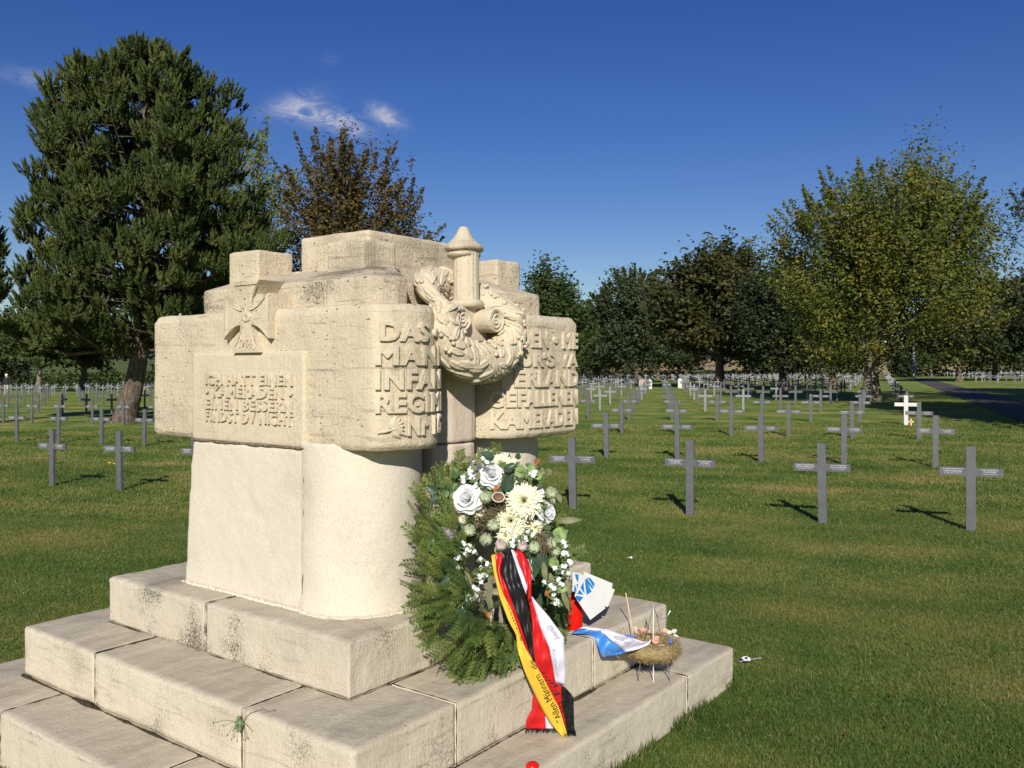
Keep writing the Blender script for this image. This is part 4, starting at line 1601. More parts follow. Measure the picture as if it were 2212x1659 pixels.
# hedges and far woods: one leafy mass each
def leafy_bank(name, pts, h, w, mat, n, leaf, seed, label, kind=None, cat='hedge', wob=.25):
    g_ = np.random.default_rng(seed)
    P = np.array([p[:2] for p in pts], dtype=float)
    seg = np.linspace(0, 1, len(P))
    f = g_.random(n)
    x = np.interp(f, seg, P[:, 0]) + g_.normal(size=n) * w * .4
    y = np.interp(f, seg, P[:, 1]) + g_.normal(size=n) * w * .4
    lump = np.array([noise.noise(Vector((a / (h * 2.2), b / (h * 2.2), seed))) for a, b in zip(x, y)])
    z = np.array([gz(a, b) for a, b in zip(x, y)]) + g_.random(n) ** .7 * h * (1 + wob * 2.2 * lump)
    C = np.stack([x, y, z], 1)
    A_ = unit(g_.normal(size=(n, 3))) * leaf
    B_ = unit(np.cross(A_, g_.normal(size=(n, 3)))) * leaf * .7
    V, Q, a = rhombi(C, A_, B_, g_.random(n))
    o = arr_mesh(name, V, Q, mat, None, a)
    return tag(o, label, None if kind else cat, None, kind)


leafy_bank('hedge', [xy(-80, 128), xy(200, 122), xy(440, 118)], 1.9, 1.6, M['green'], 9000, .22, 81, 'long rough hedge closing the lawn in front of the meadow')
leafy_bank('hedge', [nt(168, -110), nt(168, -3)], 1.2, 1.4, M['darkgreen'], 7000, .24, 82, 'dark clipped hedge behind the distant crosses in the middle')
leafy_bank('hedge', [nt(168, 4), nt(168, 80)], 1.1, 1.4, M['darkgreen'], 5000, .24, 83, 'dark low hedge behind the crosses beyond the path')
o = leafy_bank('bush', [xy(1935, 132), xy(1968, 128)], 3.2, 1.6, M['darkgreen'], 2600, .22, 84, 'dark evergreen bush beside the grey post', cat='bush')
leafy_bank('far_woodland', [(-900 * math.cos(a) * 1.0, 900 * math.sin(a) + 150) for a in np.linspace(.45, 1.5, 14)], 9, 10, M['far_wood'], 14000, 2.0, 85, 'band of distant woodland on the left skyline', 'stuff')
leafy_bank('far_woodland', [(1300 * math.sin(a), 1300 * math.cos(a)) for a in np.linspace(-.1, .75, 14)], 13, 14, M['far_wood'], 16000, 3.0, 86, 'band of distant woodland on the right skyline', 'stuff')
for i, (px, D) in enumerate(((345, 250), (356, 255), (368, 252), (382, 250))):
    x, y = xy(px - 5, D)
    leafy_bank('bush', [(x - .8, y), (x + .8, y)], 2.6, 1.6, M['darkgreen'], 240, .5, 90 + i, ['small round bush on the far meadow, first of four', 'small round bush on the far meadow, second of four', 'small round bush on the far meadow, third of four', 'small round bush on the far meadow, last, beside the pine trunk'][i], cat='bush')

# ------------------------------------------------------------------ grass blades


def grass_zone(d0, d1, dens, hgt, wid, seed):
    g_ = np.random.default_rng(seed)
    area = .66 * (d1 * d1 - d0 * d0)
    n = int(area * dens)
    y = np.sqrt(g_.uniform(d0 * d0, d1 * d1, n))
    x = g_.uniform(-.66, .66, n) * y
    u = (x - MO.x) * .6 + (y - MO.y) * .8
    v = -(x - MO.x) * .8 + (y - MO.y) * .6
    keep = ~((u > -.555) & (u < 2.165) & (v > -.595) & (v < 2.225))
    # hidden behind the memorial
    px = 1106 + x / y * F
    keep &= ~((px > 425) & (px < 1150) & (y > 14))
    tt = x * SIDE.x + y * SIDE.y
    keep &= ~((tt > 3.8) & (tt < 5.9))
    x, y = x[keep], y[keep]
    n = len(x)
    z = .01 * x
    az = g_.uniform(0, 2 * np.pi, n)
    lean = g_.uniform(.25, 1.25, n)
    h = hgt * g_.uniform(.5, 1.25, n)
    la = g_.uniform(0, 2 * np.pi, n)
    wx, wy = np.cos(az) * wid * .5, np.sin(az) * wid * .5
    lx, ly = np.cos(la) * np.sin(lean), np.sin(la) * np.sin(lean)
    V = np.empty((n, 5, 3), dtype=np.float32)
    B = np.stack([x, y, z - .004], 1)
    W = np.stack([wx, wy, np.zeros(n)], 1)
    mid = B + np.stack([lx * h * .35, ly * h * .35, h * .55], 1)
    tip = B + np.stack([lx * h, ly * h, h * (.55 + .45 * np.cos(lean))], 1)
    V[:, 0], V[:, 1], V[:, 2], V[:, 3], V[:, 4] = B - W, B + W, mid + W * .8, mid - W * .8, tip
    i0 = (np.arange(n) * 5)[:, None]
    T = np.concatenate([i0 + np.array([0, 1, 2]), i0 + np.array([0, 2, 3]), i0 + np.array([3, 2, 4])])
    return V.reshape(-1, 3), T, np.repeat(g_.random(n), 5)


VV, TT, AA, off = [], [], [], 0
for zdef in ((2.6, 4.2, 14000, .028, .0030, 1), (4.2, 6.5, 10000, .028, .0035, 2), (6.5, 10, 4600, .030, .005, 3), (10, 16, 1250, .04, .010, 4), (16, 26, 300, .045, .018, 5)):
    v_, t_, a_ = grass_zone(*zdef)
    VV.append(v_)
    TT.append(t_ + off)
    AA.append(a_)
    off += len(v_)
go = arr_mesh('grass', np.concatenate(VV), np.concatenate(TT), M['blades'], None, np.concatenate(AA))
tag(go, 'short mown lawn grass round the memorial and the crosses', kind='stuff')
# longer blades along the foot of the lowest step
g_ = np.random.default_rng(77)
n = 5200
side = g_.integers(0, 2, n)
tt = g_.random(n)
u = np.where(side == 0, 2.163 + np.abs(g_.normal(size=n)) * .03, -.55 + 2.72 * tt)
v = np.where(side == 0, -.6 + 2.8 * tt, -.594 - np.abs(g_.normal(size=n)) * .03)
x = MO.x + .6 * u - .8 * v
y = MO.y + .8 * u + .6 * v
patch = np.array([noise.noise(Vector((a * 4, b_ * 4, 0))) for a, b_ in zip(x, y)])
k_ = patch > -.12
x, y = x[k_], y[k_]
n = len(x)
h = .055 * g_.uniform(.5, 1.5, n)
la = g_.uniform(0, 2 * np.pi, n)
lean = g_.uniform(.1, .9, n)
az = g_.uniform(0, 2 * np.pi, n)
B = np.stack([x, y, .01 * x - .004], 1)
W = np.stack([np.cos(az) * .0021, np.sin(az) * .0021, np.zeros(n)], 1)
d_ = np.stack([np.cos(la) * np.sin(lean), np.sin(la) * np.sin(lean), np.cos(lean)], 1)
V = np.empty((n, 4, 3), dtype=np.float32)
V[:, 0], V[:, 1] = B - W, B + W
V[:, 2], V[:, 3] = B + d_ * h[:, None] + np.array([0, 0, 0.0]), B + d_ * (h * .5)[:, None] - W
tag(arr_mesh('grass', V.reshape(-1, 3), np.arange(n * 4).reshape(-1, 4), M['blades'], None, np.repeat(g_.random(n), 4)), 'longer grass blades left standing along the lowest step', kind='stuff')
# fallen leaves
n = 420
y = np.sqrt(g_.uniform(9, 26 ** 2, n))
x = g_.uniform(-.64, .64, n) * y
u = (x - MO.x) * .6 + (y - MO.y) * .8
v = -(x - MO.x) * .8 + (y - MO.y) * .6
k_ = ~((u > -.6) & (u < 2.2) & (v > -.65) & (v < 2.3))
x, y = x[k_], y[k_]
n = len(x)
C = np.stack([x, y, .01 * x + .030], 1)
A_ = unit(g_.normal(size=(n, 3)) * np.array([1, 1, .35])) * g_.uniform(.012, .026, n)[:, None]
B_ = unit(np.cross(A_, g_.normal(size=(n, 3)) * .4 + np.array([0, 0, 1]))) * .011
V, Q, a_ = rhombi(C, A_, B_, g_.random(n))
tag(arr_mesh('fallen_leaves', V, Q, M['copper'], None, a_), 'scattered brown fallen leaves on the lawn', kind='stuff')

# ------------------------------------------------------------------ fresh funeral wreath
WCN = L2W(.70, -.135, .83)
wr = empty('funeral_wreath', L2W(.70, -.2, .445))
tag(wr, 'fresh conifer wreath with white roses leaning against the memorial', 'wreath')
WI = wr.location.copy()
AX_U = Vector((.6, .8, 0))                       # along the wreath, to the right
TIL = R(12)
OUTV = (Vector((.8, -.6, 0)) * math.cos(TIL) + Vector((0, 0, 1)) * math.sin(TIL)).normalized()   # out of the wreath plane
AX_Z = (Vector((0, 0, 1)) * math.cos(TIL) - Vector((.8, -.6, 0)) * math.sin(TIL)).normalized()
RM, RT = .305, .105
gw = np.random.default_rng(12)


def frond_template():
    V, Q = [], []

    def blade(p, d, w, l):
        d = Vector(d).normalized()
        s = Vector((-d.y, d.x, 0))
        p = Vector(p)
        b = len(V)
        V.extend([p, p + d * l * .45 + s * w, p + d * l, p + d * l * .45 - s * w])
        Q.append((b, b + 1, b + 2, b + 3))
    blade((0, 0, 0), (0, 1, 0), .0020, .15)
    for i in range(6):
        f = (i + 1) / 7.2
        for sgn in (-1, 1):
            l = .052 * (1 - .5 * f)
            d = Vector((sgn * .75, .80, 0)).normalized()
            p = Vector((0, f * .135 + sgn * .004, 0))
            blade(p, d, .0021, l)
            for q in range(4):
                g2 = (q + .7) / 4.6
                pp = p + d * l * g2
                for s2 in (-1, 1):
                    dd = Matrix.Rotation(s2 * .5, 3, 'Z') @ d
                    blade(pp, dd, .0020, .016 * (1.25 - g2))
    V = np.array([v[:] for v in V])
    V[:, 2] = -.9 * V[:, 1] ** 2 + .6 * np.abs(V[:, 0]) ** 1.3 * 0 - .8 * V[:, 0] ** 2 * 4
    return V, np.array(Q)


FT, FQ = frond_template()
Vs, Qs, As = [], [], []
off = 0
nf = 1050
for i in range(nf):
    a = gw.uniform(0, 2 * math.pi)
    b = gw.uniform(-1.2, 3.6)
    # flowers cover the upper middle: keep foliage fuller lower left
    rad = RT * gw.uniform(.35, 1.0)
    er = AX_U * math.cos(a) + AX_Z * math.sin(a)
    et = (-AX_U * math.sin(a) + AX_Z * math.cos(a)) * (1 if math.cos(a) < 0 else -1)
    nrm = er * math.cos(b) + OUTV * math.sin(b)
    c = WCN + er * RM + nrm * rad
    d = (er * max(.15, math.cos(b) + .35) * 1.0 + et * -.55 * 1.0 + OUTV * .22 * math.sin(b) + Vector(gw.normal(size=3)) * .22)
    d.z -= .25
    d.normalize()
    up_ = (nrm + Vector(gw.normal(size=3)) * .4)
    sx = d.cross(up_)
    sx.normalize()
    nz = sx.cross(d)
    Mx = np.array([sx[:], d[:], nz[:]])
    s = gw.uniform(.65, 1.05)
    Vs.append((FT * s) @ Mx + np.array((c - WI)[:]))
    Qs.append(FQ + off)
    As.append(np.repeat(np.clip(gw.random() ** 1.3 * .8 + gw.random(len(FT) // 4) * .25, 0, 1), 4))
    off += len(FT)
arr_mesh('conifer_foliage', np.concatenate(Vs), np.concatenate(Qs), M['cypress'], wr, np.concatenate(As))
mb = MB()
pts = [WCN + (AX_U * math.cos(t) + AX_Z * math.sin(t)) * RM - WI for t in np.linspace(0, 2 * math.pi, 37)]
mb.tube(pts, .055, 10, cap=False)
mb.build('wreath_core', M['darkleaf'], wr)


def c5(x, y, D=3.45):
    return at(847.1 + .245 * x, 948.8 + .245 * y, D)


TOCAM = Vector((.0, -1, .25)).normalized()


def frame(nrm):
    nrm = Vector(nrm).normalized()
    a = nrm.cross(Vector((.1, .05, 1)))
    if a.length < .1:
        a = nrm.cross(Vector((1, 0, 0)))
    a.normalize()
    return a, nrm.cross(a), nrm


def petal(mb, c, a, b, n, ang, tilt, L, W, curl=.5, r0=.0, cup=.3, nu=5, nv=5):
    ra = a * math.cos(ang) + b * math.sin(ang)
    rb = -a * math.sin(ang) + b * math.cos(ang)
    rows = []
    for i in range(nu):
        f = i / (nu - 1)
        tl = tilt + curl * f
        # integrate roughly along the petal
        p = c + ra * (r0 + L * f * math.cos(tl)) + n * (L * f * math.sin(tl))
        w = W * math.sin(math.pi * (.18 + .70 * f))
        row = []
        for j in range(nv):
            s = (j - (nv - 1) / 2) / ((nv - 1) / 2)
            row.append(p + rb * w * s + n * cup * w * s * s - ra * (.3 * w * s * s * f))
        rows.append(row)
    mb.grid(rows)


def rose(pos, r, nrm, rot=0.0):
    mb = MB()
    r *= 1.12
    a, b, n = frame(nrm)
    k = 0
    for ring, (cnt, rr, tilt, curl, L, W) in enumerate(((3, .04, 1.45, .3, .55, .30), (4, .14, 1.25, .1, .55, .38), (5, .24, 1.0, -.1, .58, .44), (5, .34, .75, -.35, .60, .50), (6, .42, .40, -.55, .62, .52), (6, .46, .10, -.6, .62, .50))):
        for i in range(cnt):
            ang = rot + 2 * math.pi * i / cnt + ring * .7
            petal(mb, pos - WI - n * r * (.06 * ring), a, b, n, ang, tilt, L * r, W * r, curl, rr * r, .35)
    return mb.build('rose', M['rose'], wr, smooth=True)


def chrys(pos, r, nrm, cnt=130, mat='cream', seed=0, name='chrysanthemum'):
    g_ = random.Random(seed)
    mb = MB()
    r *= 1.22
    cnt = int(cnt * 1.35)
    a, b, n = frame(nrm)
    for i in range(cnt):
        f = (i + .5) / cnt
        el = 1.5 - 1.7 * f ** .8 + g_.uniform(-.15, .15)
        ang = i * 2.39996
        ra = a * math.cos(ang) + b * math.sin(ang)
        rb = -a * math.sin(ang) + b * math.cos(ang)
        L = r * (.55 + .5 * f) * g_.uniform(.8, 1.1)
        w = r * .062
        rows = []
        for q in range(5):
            t_ = q / 4
            e2 = el + (.55 - t_) * .7
            p = pos - WI - n * r * .25 + ra * (r * .08 + L * t_ * math.cos(el)) + n * (L * t_ * math.sin(el) + r * .16 * math.sin(math.pi * t_))
            ww = w * (1 if 0 < q < 4 else .4)
            rows.append([p - rb * ww, p - n * ww * .5, p + rb * ww])
        mb.grid(rows)
    return mb.build(name, M[mat], wr, smooth=True)


def plume(pos, r, nrm, mat='seed', seed=0):
    g_ = random.Random(seed)
    mb = MB()
    a, b, n = frame(nrm)
    for i in range(46):
        ang = i * 2.39996
        ra = a * math.cos(ang) + b * math.sin(ang)
        f = g_.random()
        p0 = pos - WI
        p1 = p0 + ra * r * .75 + n * r * (.75 - .5 * f)
        p2 = p0 + ra * r * (1.05 - .25 * f) + n * r * (.1 - .5 * f)
        mb.tube([p0 + n * r * .35, p0 + ra * r * .4 + n * r * .6, p1, p2], [r * .05, r * .07, r * .07, r * .02], 4, cap=False)
    return mb.build('seed_head', M[mat], wr, smooth=True)


def simple_leaf(mb, p, d, nrm, L, W, bend=.3, lobes=0):
    d = Vector(d).normalized()
    nrm = Vector(nrm).normalized()
    s = d.cross(nrm)
    s.normalize()
    nrm = s.cross(d)
    rows = []
    for i in range(7):
        f = i / 6
        w = W * math.sin(math.pi * (.06 + .9 * f) ** .85)
        if lobes:
            w *= (.72 + .45 * abs(math.sin(f * math.pi * 2.5)))
        c = p + d * L * f - nrm * bend * L * f * f
        rows.append([c - s * w, c - s * w * .5 - nrm * W * .12, c - nrm * W * .2, c + s * w * .5 - nrm * W * .12, c + s * w])
    mb.grid(rows)


gr_ = random.Random(14)
rose(c5(655, 520, 3.42), .056, (-.25, -1, .35), .3)
rose(c5(880, 310, 3.47), .048, (.05, -1, .5), 1.2)
rose(c5(1370, 650, 3.50), .044, (.9, -.75, .15), .5)
rose(c5(745, 255, 3.53), .040, (-.5, -1, .8), 2.0)
rose(c5(1290, 460, 3.56), .026, (.5, -1, .8), 2.0)
chrys(c5(1165, 540, 3.43), .062, (.1, -1, .35), 150, seed=1)
chrys(c5(1045, 720, 3.43), .054, (0, -1, .1), 130, seed=2)
chrys(c5(960, 205, 3.54), .042, (0, -1, .7), 90, seed=3)
chrys(c5(1068, 225, 3.56), .028, (.3, -1, .6), 60, seed=4)
for i, (x, y, r, D, mt) in enumerate(((825, 515, .028, 3.42, 'seed'), (685, 800, .027, 3.42, 'seed'), (825, 885, .028, 3.40, 'seed'), (890, 755, .027, 3.42, 'seed'), (1400, 470, .027, 3.52, 'seed'), (1430, 530, .022, 3.53, 'seed'),
                                      (1255, 955, .027, 3.42, 'seed'), (1400, 915, .026, 3.44, 'seed'), (1445, 990, .022, 3.46, 'seed'), (960, 930, .026, 3.41, 'seedpink'), (1150, 940, .024, 3.42, 'seedpink'))):
    plume(c5(x, y, D), r, (random.uniform(-.4, .4), -1, random.uniform(0, .6)), mt, i)
# filler leaves and buds between the blooms
mb = MB()
mb2 = MB()
for i in range(150):
    x, y = gr_.gauss(960, 270), gr_.gauss(560, 260)
    if not (380 < x < 1500 and 150 < y < 1000):
        continue
    tgt = mb if i % 3 else mb2
    simple_leaf(tgt, c5(x, y, 3.47 + gr_.uniform(0, .03)) - WI, (gr_.uniform(-1, 1), -.45, gr_.uniform(-1, 1)), (gr_.uniform(-.5, .5), -1, gr_.uniform(0, .7)), gr_.uniform(.030, .052), gr_.uniform(.009, .016), .3)
mb.build('filler_foliage', M['greenfill'], wr, smooth=True)
mb2.build('filler_foliage', M['sage'], wr, smooth=True)
for (x, y, r, D) in ((1000, 850, .030, 3.44), (1120, 800, .028, 3.44), (1260, 780, .026, 3.45), (760, 650, .024, 3.45), (1090, 330, .026, 3.50), (620, 700, .020, 3.45)):
    chrys(c5(x, y, D), r, (gr_.uniform(-.3, .3), -1, gr_.uniform(0, .4)), 60, seed=int(x))
# nut pod, rust leaf
a, b, n = frame((.1, -1, .4))
mb = MB()
pp = c5(935, 515, 3.41) - WI
rows = []
for q, (rr, hh) in enumerate(((.0, -.022), (.012, -.02), (.021, -.008), (.024, .008), (.022, .012), (.019, .008), (.014, -.004), (.0, -.01))):
    rows.append([pp + (a * math.cos(t) * 1.15 + b * math.sin(t) * .9) * rr + n * hh for t in np.linspace(0, 2 * math.pi, 17)])
mb.grid(rows[:6])
mb.build('nut_pod', M['podrim'], wr, smooth=True)
mb = MB()
mb.grid(rows[5:])
mb.build('nut_pod_hollow', M['pod'], wr, smooth=True)


gr = random.Random(4)


def leaves_part(name, mat, specs, Lr, Wr, lobes=0):
    for (x, y, dx, dy, s) in specs:
        mb = MB()
        d = Vector((dx, -.2, dy))
        simple_leaf(mb, c5(x, y, 3.44) - WI, d, (gr.uniform(-.3, .3), -1, gr.uniform(.1, .6)), Lr * s, Wr * s, .25, lobes)
        mb.build(name, M[mat], wr, smooth=True)


leaves_part('ivy_leaf', 'ivy', ((1420, 870, .6, .35, 1.2), (1480, 900, .1, .9, 1.0), (1130, 340, 0, .9, 1.0), (1235, 330, .6, .3, .9), (470, 950, .9, .1, 1.0), (540, 940, .9, .2, .8), (1410, 1130, .2, .8, .9), (610, 1400, .8, .5, 1.0),
                                (690, 1440, .8, .2, .7), (1530, 1270, -.5, -.6, .9), (900, 980, .8, .2, .8), (1210, 290, .3, .5, .7), (600, 870, -.6, .2, .7)), .052, .024, 1)
leaves_part('dark_leaf', 'darkleaf', ((330, 555, .8, .4, 1.0), (985, 450, .4, .8, 1.3), (1010, 470, .1, .9, 1.0), (1230, 1040, .1, -.9, 1.6), (1290, 1000, .4, -.8, 1.4), (900, 170, -.5, .3, 1.0), (1200, 900, .1, -.9, 1.2), (990, 280, .7, .5, .9),
                                      (960, 640, .2, .7, .9), (400, 470, -.7, .4, .9), (1340, 830, .6, -.5, 1.1)), .055, .020)
leaves_part('ivy_leaf', 'sage', ((850, 1120, .1, -1, 1.4), (860, 1240, 0, -1, 1.4), (840, 1330, .15, -1, 1.3), (1330, 1080, .2, -1, 1.4), (1390, 1180, .3, -1, 1.4), (1470, 720, 1, .1, 1.5), (1500, 1340, .3, -.8, 1.3), (1540, 1240, .2, -1, 1.2),
                                 (650, 1130, .2, -.9, 1.2), (690, 1210, -.1, -.9, 1.1), (870, 1400, 0, -1, 1.1)), .06, .009)
# twig nest
mb = MB()
for i in range(70):
    c = c5(gr.gauss(830, 170), gr.gauss(660, 70), 3.44) - WI
    d = Vector((gr.gauss(0, 1), gr.gauss(0, .35), gr.gauss(0, .45))).normalized() * gr.uniform(.03, .075)
    k = Vector((gr.gauss(0, .012), -abs(gr.gauss(0, .012)), gr.gauss(0, .012)))
    mb.tube([c - d, c + k, c + d], [.0012, .0018, .0008], 4, cap=False)
for i in range(26):
    c = c5(gr.uniform(1230, 1380), gr.uniform(780, 900), 3.43) - WI
    d = Vector((gr.uniform(-.02, .03), -.01, -gr.uniform(.04, .09)))
    mb.tube([c, c + d * .5 + Vector((.004, -.006, 0)), c + d], [.0015, .0018, .0008], 4, cap=False)
for (x0, y0, x1, y1) in ((530, 200, 640, 150), (640, 150, 700, 190), (660, 200, 690, 120), (1160, 300, 1280, 230), (1200, 260, 1300, 270), (1105, 200, 1105, 270), (250, 400, 330, 480), (340, 250, 380, 380), (1450, 700, 1530, 790)):
    mb.tube([c5(x0, y0, 3.5) - WI, c5((x0 + x1) / 2 + 8, (y0 + y1) / 2 - 8, 3.49) - WI, c5(x1, y1, 3.5) - WI], [.002, .0018, .001], 4, cap=False)
mb.build('twig_nest', M['twig'], wr)
mb = MB()
for i in range(70):
    c = c5(500 + gr.uniform(-20, 80), 800 + gr.uniform(-30, 70), 3.42) - WI
    a_ = gr.uniform(2.2, 4.4)
    d = Vector((math.cos(a_), -.2 - gr.random() * .5, math.sin(a_) * .9)) * gr.uniform(.015, .04)
    mb.tube([c, c + d * .6 + Vector((0, -.004, .003)), c + d], [.0014, .0011, .0006], 4, cap=False)
for i in range(30):
    c = c5(1215 + gr.uniform(-20, 20), 1200 + gr.uniform(-150, 60), 3.43) - WI
    d = Vector((gr.uniform(-.6, .6), -.4, -1)) * gr.uniform(.01, .025)
    mb.tube([c, c + d], [.0013, .0006], 4, cap=False)
mb.build('heather_sprig', M['lavender'], wr)
mb = MB()
for (x, y, s) in ((1255, 215, 1.1), (920, 420, 1), (935, 400, .9), (905, 440, .9), (1390, 1330, 1.2), (1400, 1400, 1.2), (850, 1570, 1.1), (1280, 225, .8), (1370, 1300, 1)):
    simple_leaf(mb, c5(x, y, 3.46) - WI, (gr.uniform(-1, 1), -.2, gr.uniform(-1, .6)), (gr.uniform(-.5, .5), -1, gr.uniform(-.2, .5)), .022 * s, .010 * s, .8)
mb.build('dried_leaf', M['rust'], wr)
# sprays of small white blossoms
sprays = [[(640, 925), (690, 940), (660, 970), (730, 985), (640, 1010), (585, 1030), (560, 1050), (520, 1080), (550, 1100)],
          [(580, 1130), (550, 1170), (480, 1180), (520, 1160), (560, 1185), (470, 1235), (455, 1275)],
          [(780, 1050), (840, 1090), (860, 1130), (835, 1110), (790, 1200), (765, 1195), (820, 1190), (780, 1245), (785, 1130)],
          [(715, 1300), (755, 1325), (730, 1375), (700, 1410), (650, 1415), (645, 1440), (605, 1500), (760, 1415), (740, 1370)],
          [(1520, 910), (1530, 940), (1545, 1020), (1510, 1010), (1560, 1075), (1530, 1110), (1500, 1160), (1555, 1180), (1575, 1090), (1450, 1130), (1505, 1120)],
          [(1470, 1230), (1480, 1270), (1350, 1260), (1400, 1290), (1420, 1310), (1425, 1370), (1445, 1410), (1440, 1450), (1460, 1440)],
          [(1150, 860), (1090, 860), (1060, 930), (1200, 810), (1110, 890), (1240, 840), (1180, 870), (1070, 890)],
          [(640, 320), (680, 300), (690, 340), (710, 350), (740, 395), (630, 355), (660, 330)],
          [(820, 190), (835, 205), (1230, 310), (1250, 290), (1215, 325), (1245, 320)]]
for si, sp_ in enumerate(sprays):
    mb = MB()
    mbs = MB()
    pts = [c5(x, y, 3.41 + gr.uniform(-.015, .02)) - WI for x, y in sp_]
    for q, p in enumerate(pts):
        for rep in range(2):
            pc = p + Vector((gr.uniform(-.011, .011), gr.uniform(-.006, .006), gr.uniform(-.011, .011))) * rep
            a, b, n = frame((gr.uniform(-.7, .7), -1, gr.uniform(-.3, .7)))
            r = gr.uniform(.0065, .0105)
            for k in range(4):
                petal(mb, pc, a, b, n, k * math.pi / 2 + q, .5, r, r * .62, -.4, 0, .3, 4, 3)
        if q:
            mbs.tube([pts[q - 1] + Vector((0, .008, 0)), (pts[q - 1] + p) / 2 + Vector((0, .012, .006)), p + Vector((0, .004, 0))], .0011, 4, cap=False)
        for k in range(4):
            simple_leaf(mbs, p + Vector((0, .006, 0)), (gr.uniform(-1, 1), -.3, gr.uniform(-1, .4)), (0, -1, .3), .022, .0045)
    o = mb.build('blossom_spray', M['rose'], wr, smooth=True)
    mbs.build('spray_stem', M['stem'], o, smooth=True)

# ribbons -----------------------------------------------------------------


def c6(x, y, D):
    return at(1016.5 + .2655 * x, 1186 + .2655 * y, D)


def resample(pl, n):
    s = [0]
    for a, b in zip(pl, pl[1:]):
        s.append(s[-1] + math.hypot(b[0] - a[0], b[1] - a[1]))
    out_ = []
    for i in range(n):
        q = s[-1] * i / (n - 1)
        out_.append(tuple(np.interp(q, s, [p[k] for p in pl]) for k in range(len(pl[0]))))
    return out_


def depth_for(y, base):
    """the ribbons hang from the knot, pass the edge of the middle step and end on the lowest one"""
    return base + np.interp(y, [0, 300, 900, 1150, 1500], [-.03, -.09, -.10, -.06, 0.0])


def strip(mb, left, right, d0, n=34, m=7, amp=.006, freq=2.0, ph=0.0, slope=0.0):
    Lp, Rp = resample(left, n), resample(right, n)
    rows = []
    for i in range(n):
        row = []
        for j in range(m):
            f = j / (m - 1)
            x = Lp[i][0] * (1 - f) + Rp[i][0] * f
            y = Lp[i][1] * (1 - f) + Rp[i][1] * f
            D = depth_for(y, d0) + slope * (f - .5) + amp * math.sin(freq * math.pi * f + ph + i * .33) + amp * .5 * math.sin(i * .9 + f * 2)
            row.append(c6(x, y, D))
        rows.append(row)
    mb.grid([[p - RB for p in r] for r in rows])
    return rows


RB = c6(640, 1500, 3.47)
RB.z = .211
rib = empty('black_red_gold_ribbon', RB)
tag(rib, 'black, red and gold ribbon with black lettering hanging down the wreath', 'ribbon')
yl = [(168, 50), (180, 120), (190, 200), (235, 400), (310, 590), (370, 690), (385, 830), (440, 1000), (520, 1180), (590, 1320), (660, 1430), (755, 1540)]
yr = [(200, 40), (208, 120), (215, 200), (270, 380), (325, 480), (392, 660), (440, 800), (520, 920), (600, 1060), (660, 1180), (720, 1290), (785, 1500)]
mb = MB()
gold_rows = strip(mb, yl, yr, 3.44, amp=.004)
g_ob = mb.build('gold_stripe', M['gold'], rib, smooth=True, thick=.0008)
mb = MB()
strip(mb, [(200, 30), (215, 200), (270, 380), (325, 480), (392, 660), (440, 800), (500, 905)], [(268, 40), (245, 180), (300, 320), (360, 490), (430, 680), (462, 800), (515, 915)], 3.455, amp=.006)
r2 = strip(mb, [(505, 905), (600, 1060), (660, 1180), (720, 1290), (778, 1440)], [(545, 925), (650, 1060), (738, 1115), (748, 1290), (780, 1445)], 3.455, amp=.003)
mb.build('red_stripe', M['red'], rib, smooth=True, thick=.0008)
mb = MB()
strip(mb, [(262, 30), (242, 190), (300, 320), (360, 490), (430, 680), (462, 800), (510, 910)], [(338, 30), (372, 200), (452, 385), (472, 500), (485, 640), (510, 800), (525, 920)], 3.445, amp=.010, freq=3)
strip(mb, [(730, 1112), (745, 1290), (765, 1420), (770, 1490)], [(765, 1120), (838, 1200), (842, 1400), (850, 1490)], 3.46, amp=.006)
mb.build('black_stripe', M['black'], rib, smooth=True, thick=.0008)


def on_strip(rows, off=.0012):
    n, m = len(rows), len(rows[0])

    def fn(s, tt):
        i = min(n - 1.001, max(0, s * (n - 1)))
        j = min(m - 1.001, max(0, tt * (m - 1)))
        a, b = int(i), int(j)
        fi, fj = i - a, j - b
        p = (rows[a][b] * (1 - fi) * (1 - fj) + rows[a + 1][b] * fi * (1 - fj) + rows[a][b + 1] * (1 - fi) * fj + rows[a + 1][b + 1] * fi * fj)
        return p - RB + Vector((0, -off, 0))
    return fn


def ribbon_text(rows, s, s0, s1, t0, t1, mat, name, parent, flip=False):
    """letters run from s0 to s1 along the strip, their height from t0 to t1 across it"""
    fn = on_strip(rows)
    V, Fs = text_data(s, .0, 2)
    W_, H_ = V[:, 0].max(), V[:, 1].max()
    vs = [fn(s0 + (s1 - s0) * x / W_, t0 + (t1 - t0) * y / H_) + Vector((0, -.0012 * (z + .5), 0)) for x, y, z in V]
    mb = MB()
    mb.add(vs, Fs)
    return mb.build(name, mat, parent)


ribbon_text(gold_rows, '"Allen M\u00e4nnern', .92, .66, .92, .42, M['ink'], 'ribbon_lettering', rib)
ribbon_text(gold_rows, 'die', .63, .58, .98, .6, M['ink'], 'ribbon_lettering', rib)
ribbon_text(gold_rows, 'gefallen', .47, .27, 1.0, .62, M['ink'], 'ribbon_lettering', rib)
ribbon_text(r2, 'in F\u00fchr', .80, .12, .85, .2, M['ink'], 'ribbon_lettering', rib)

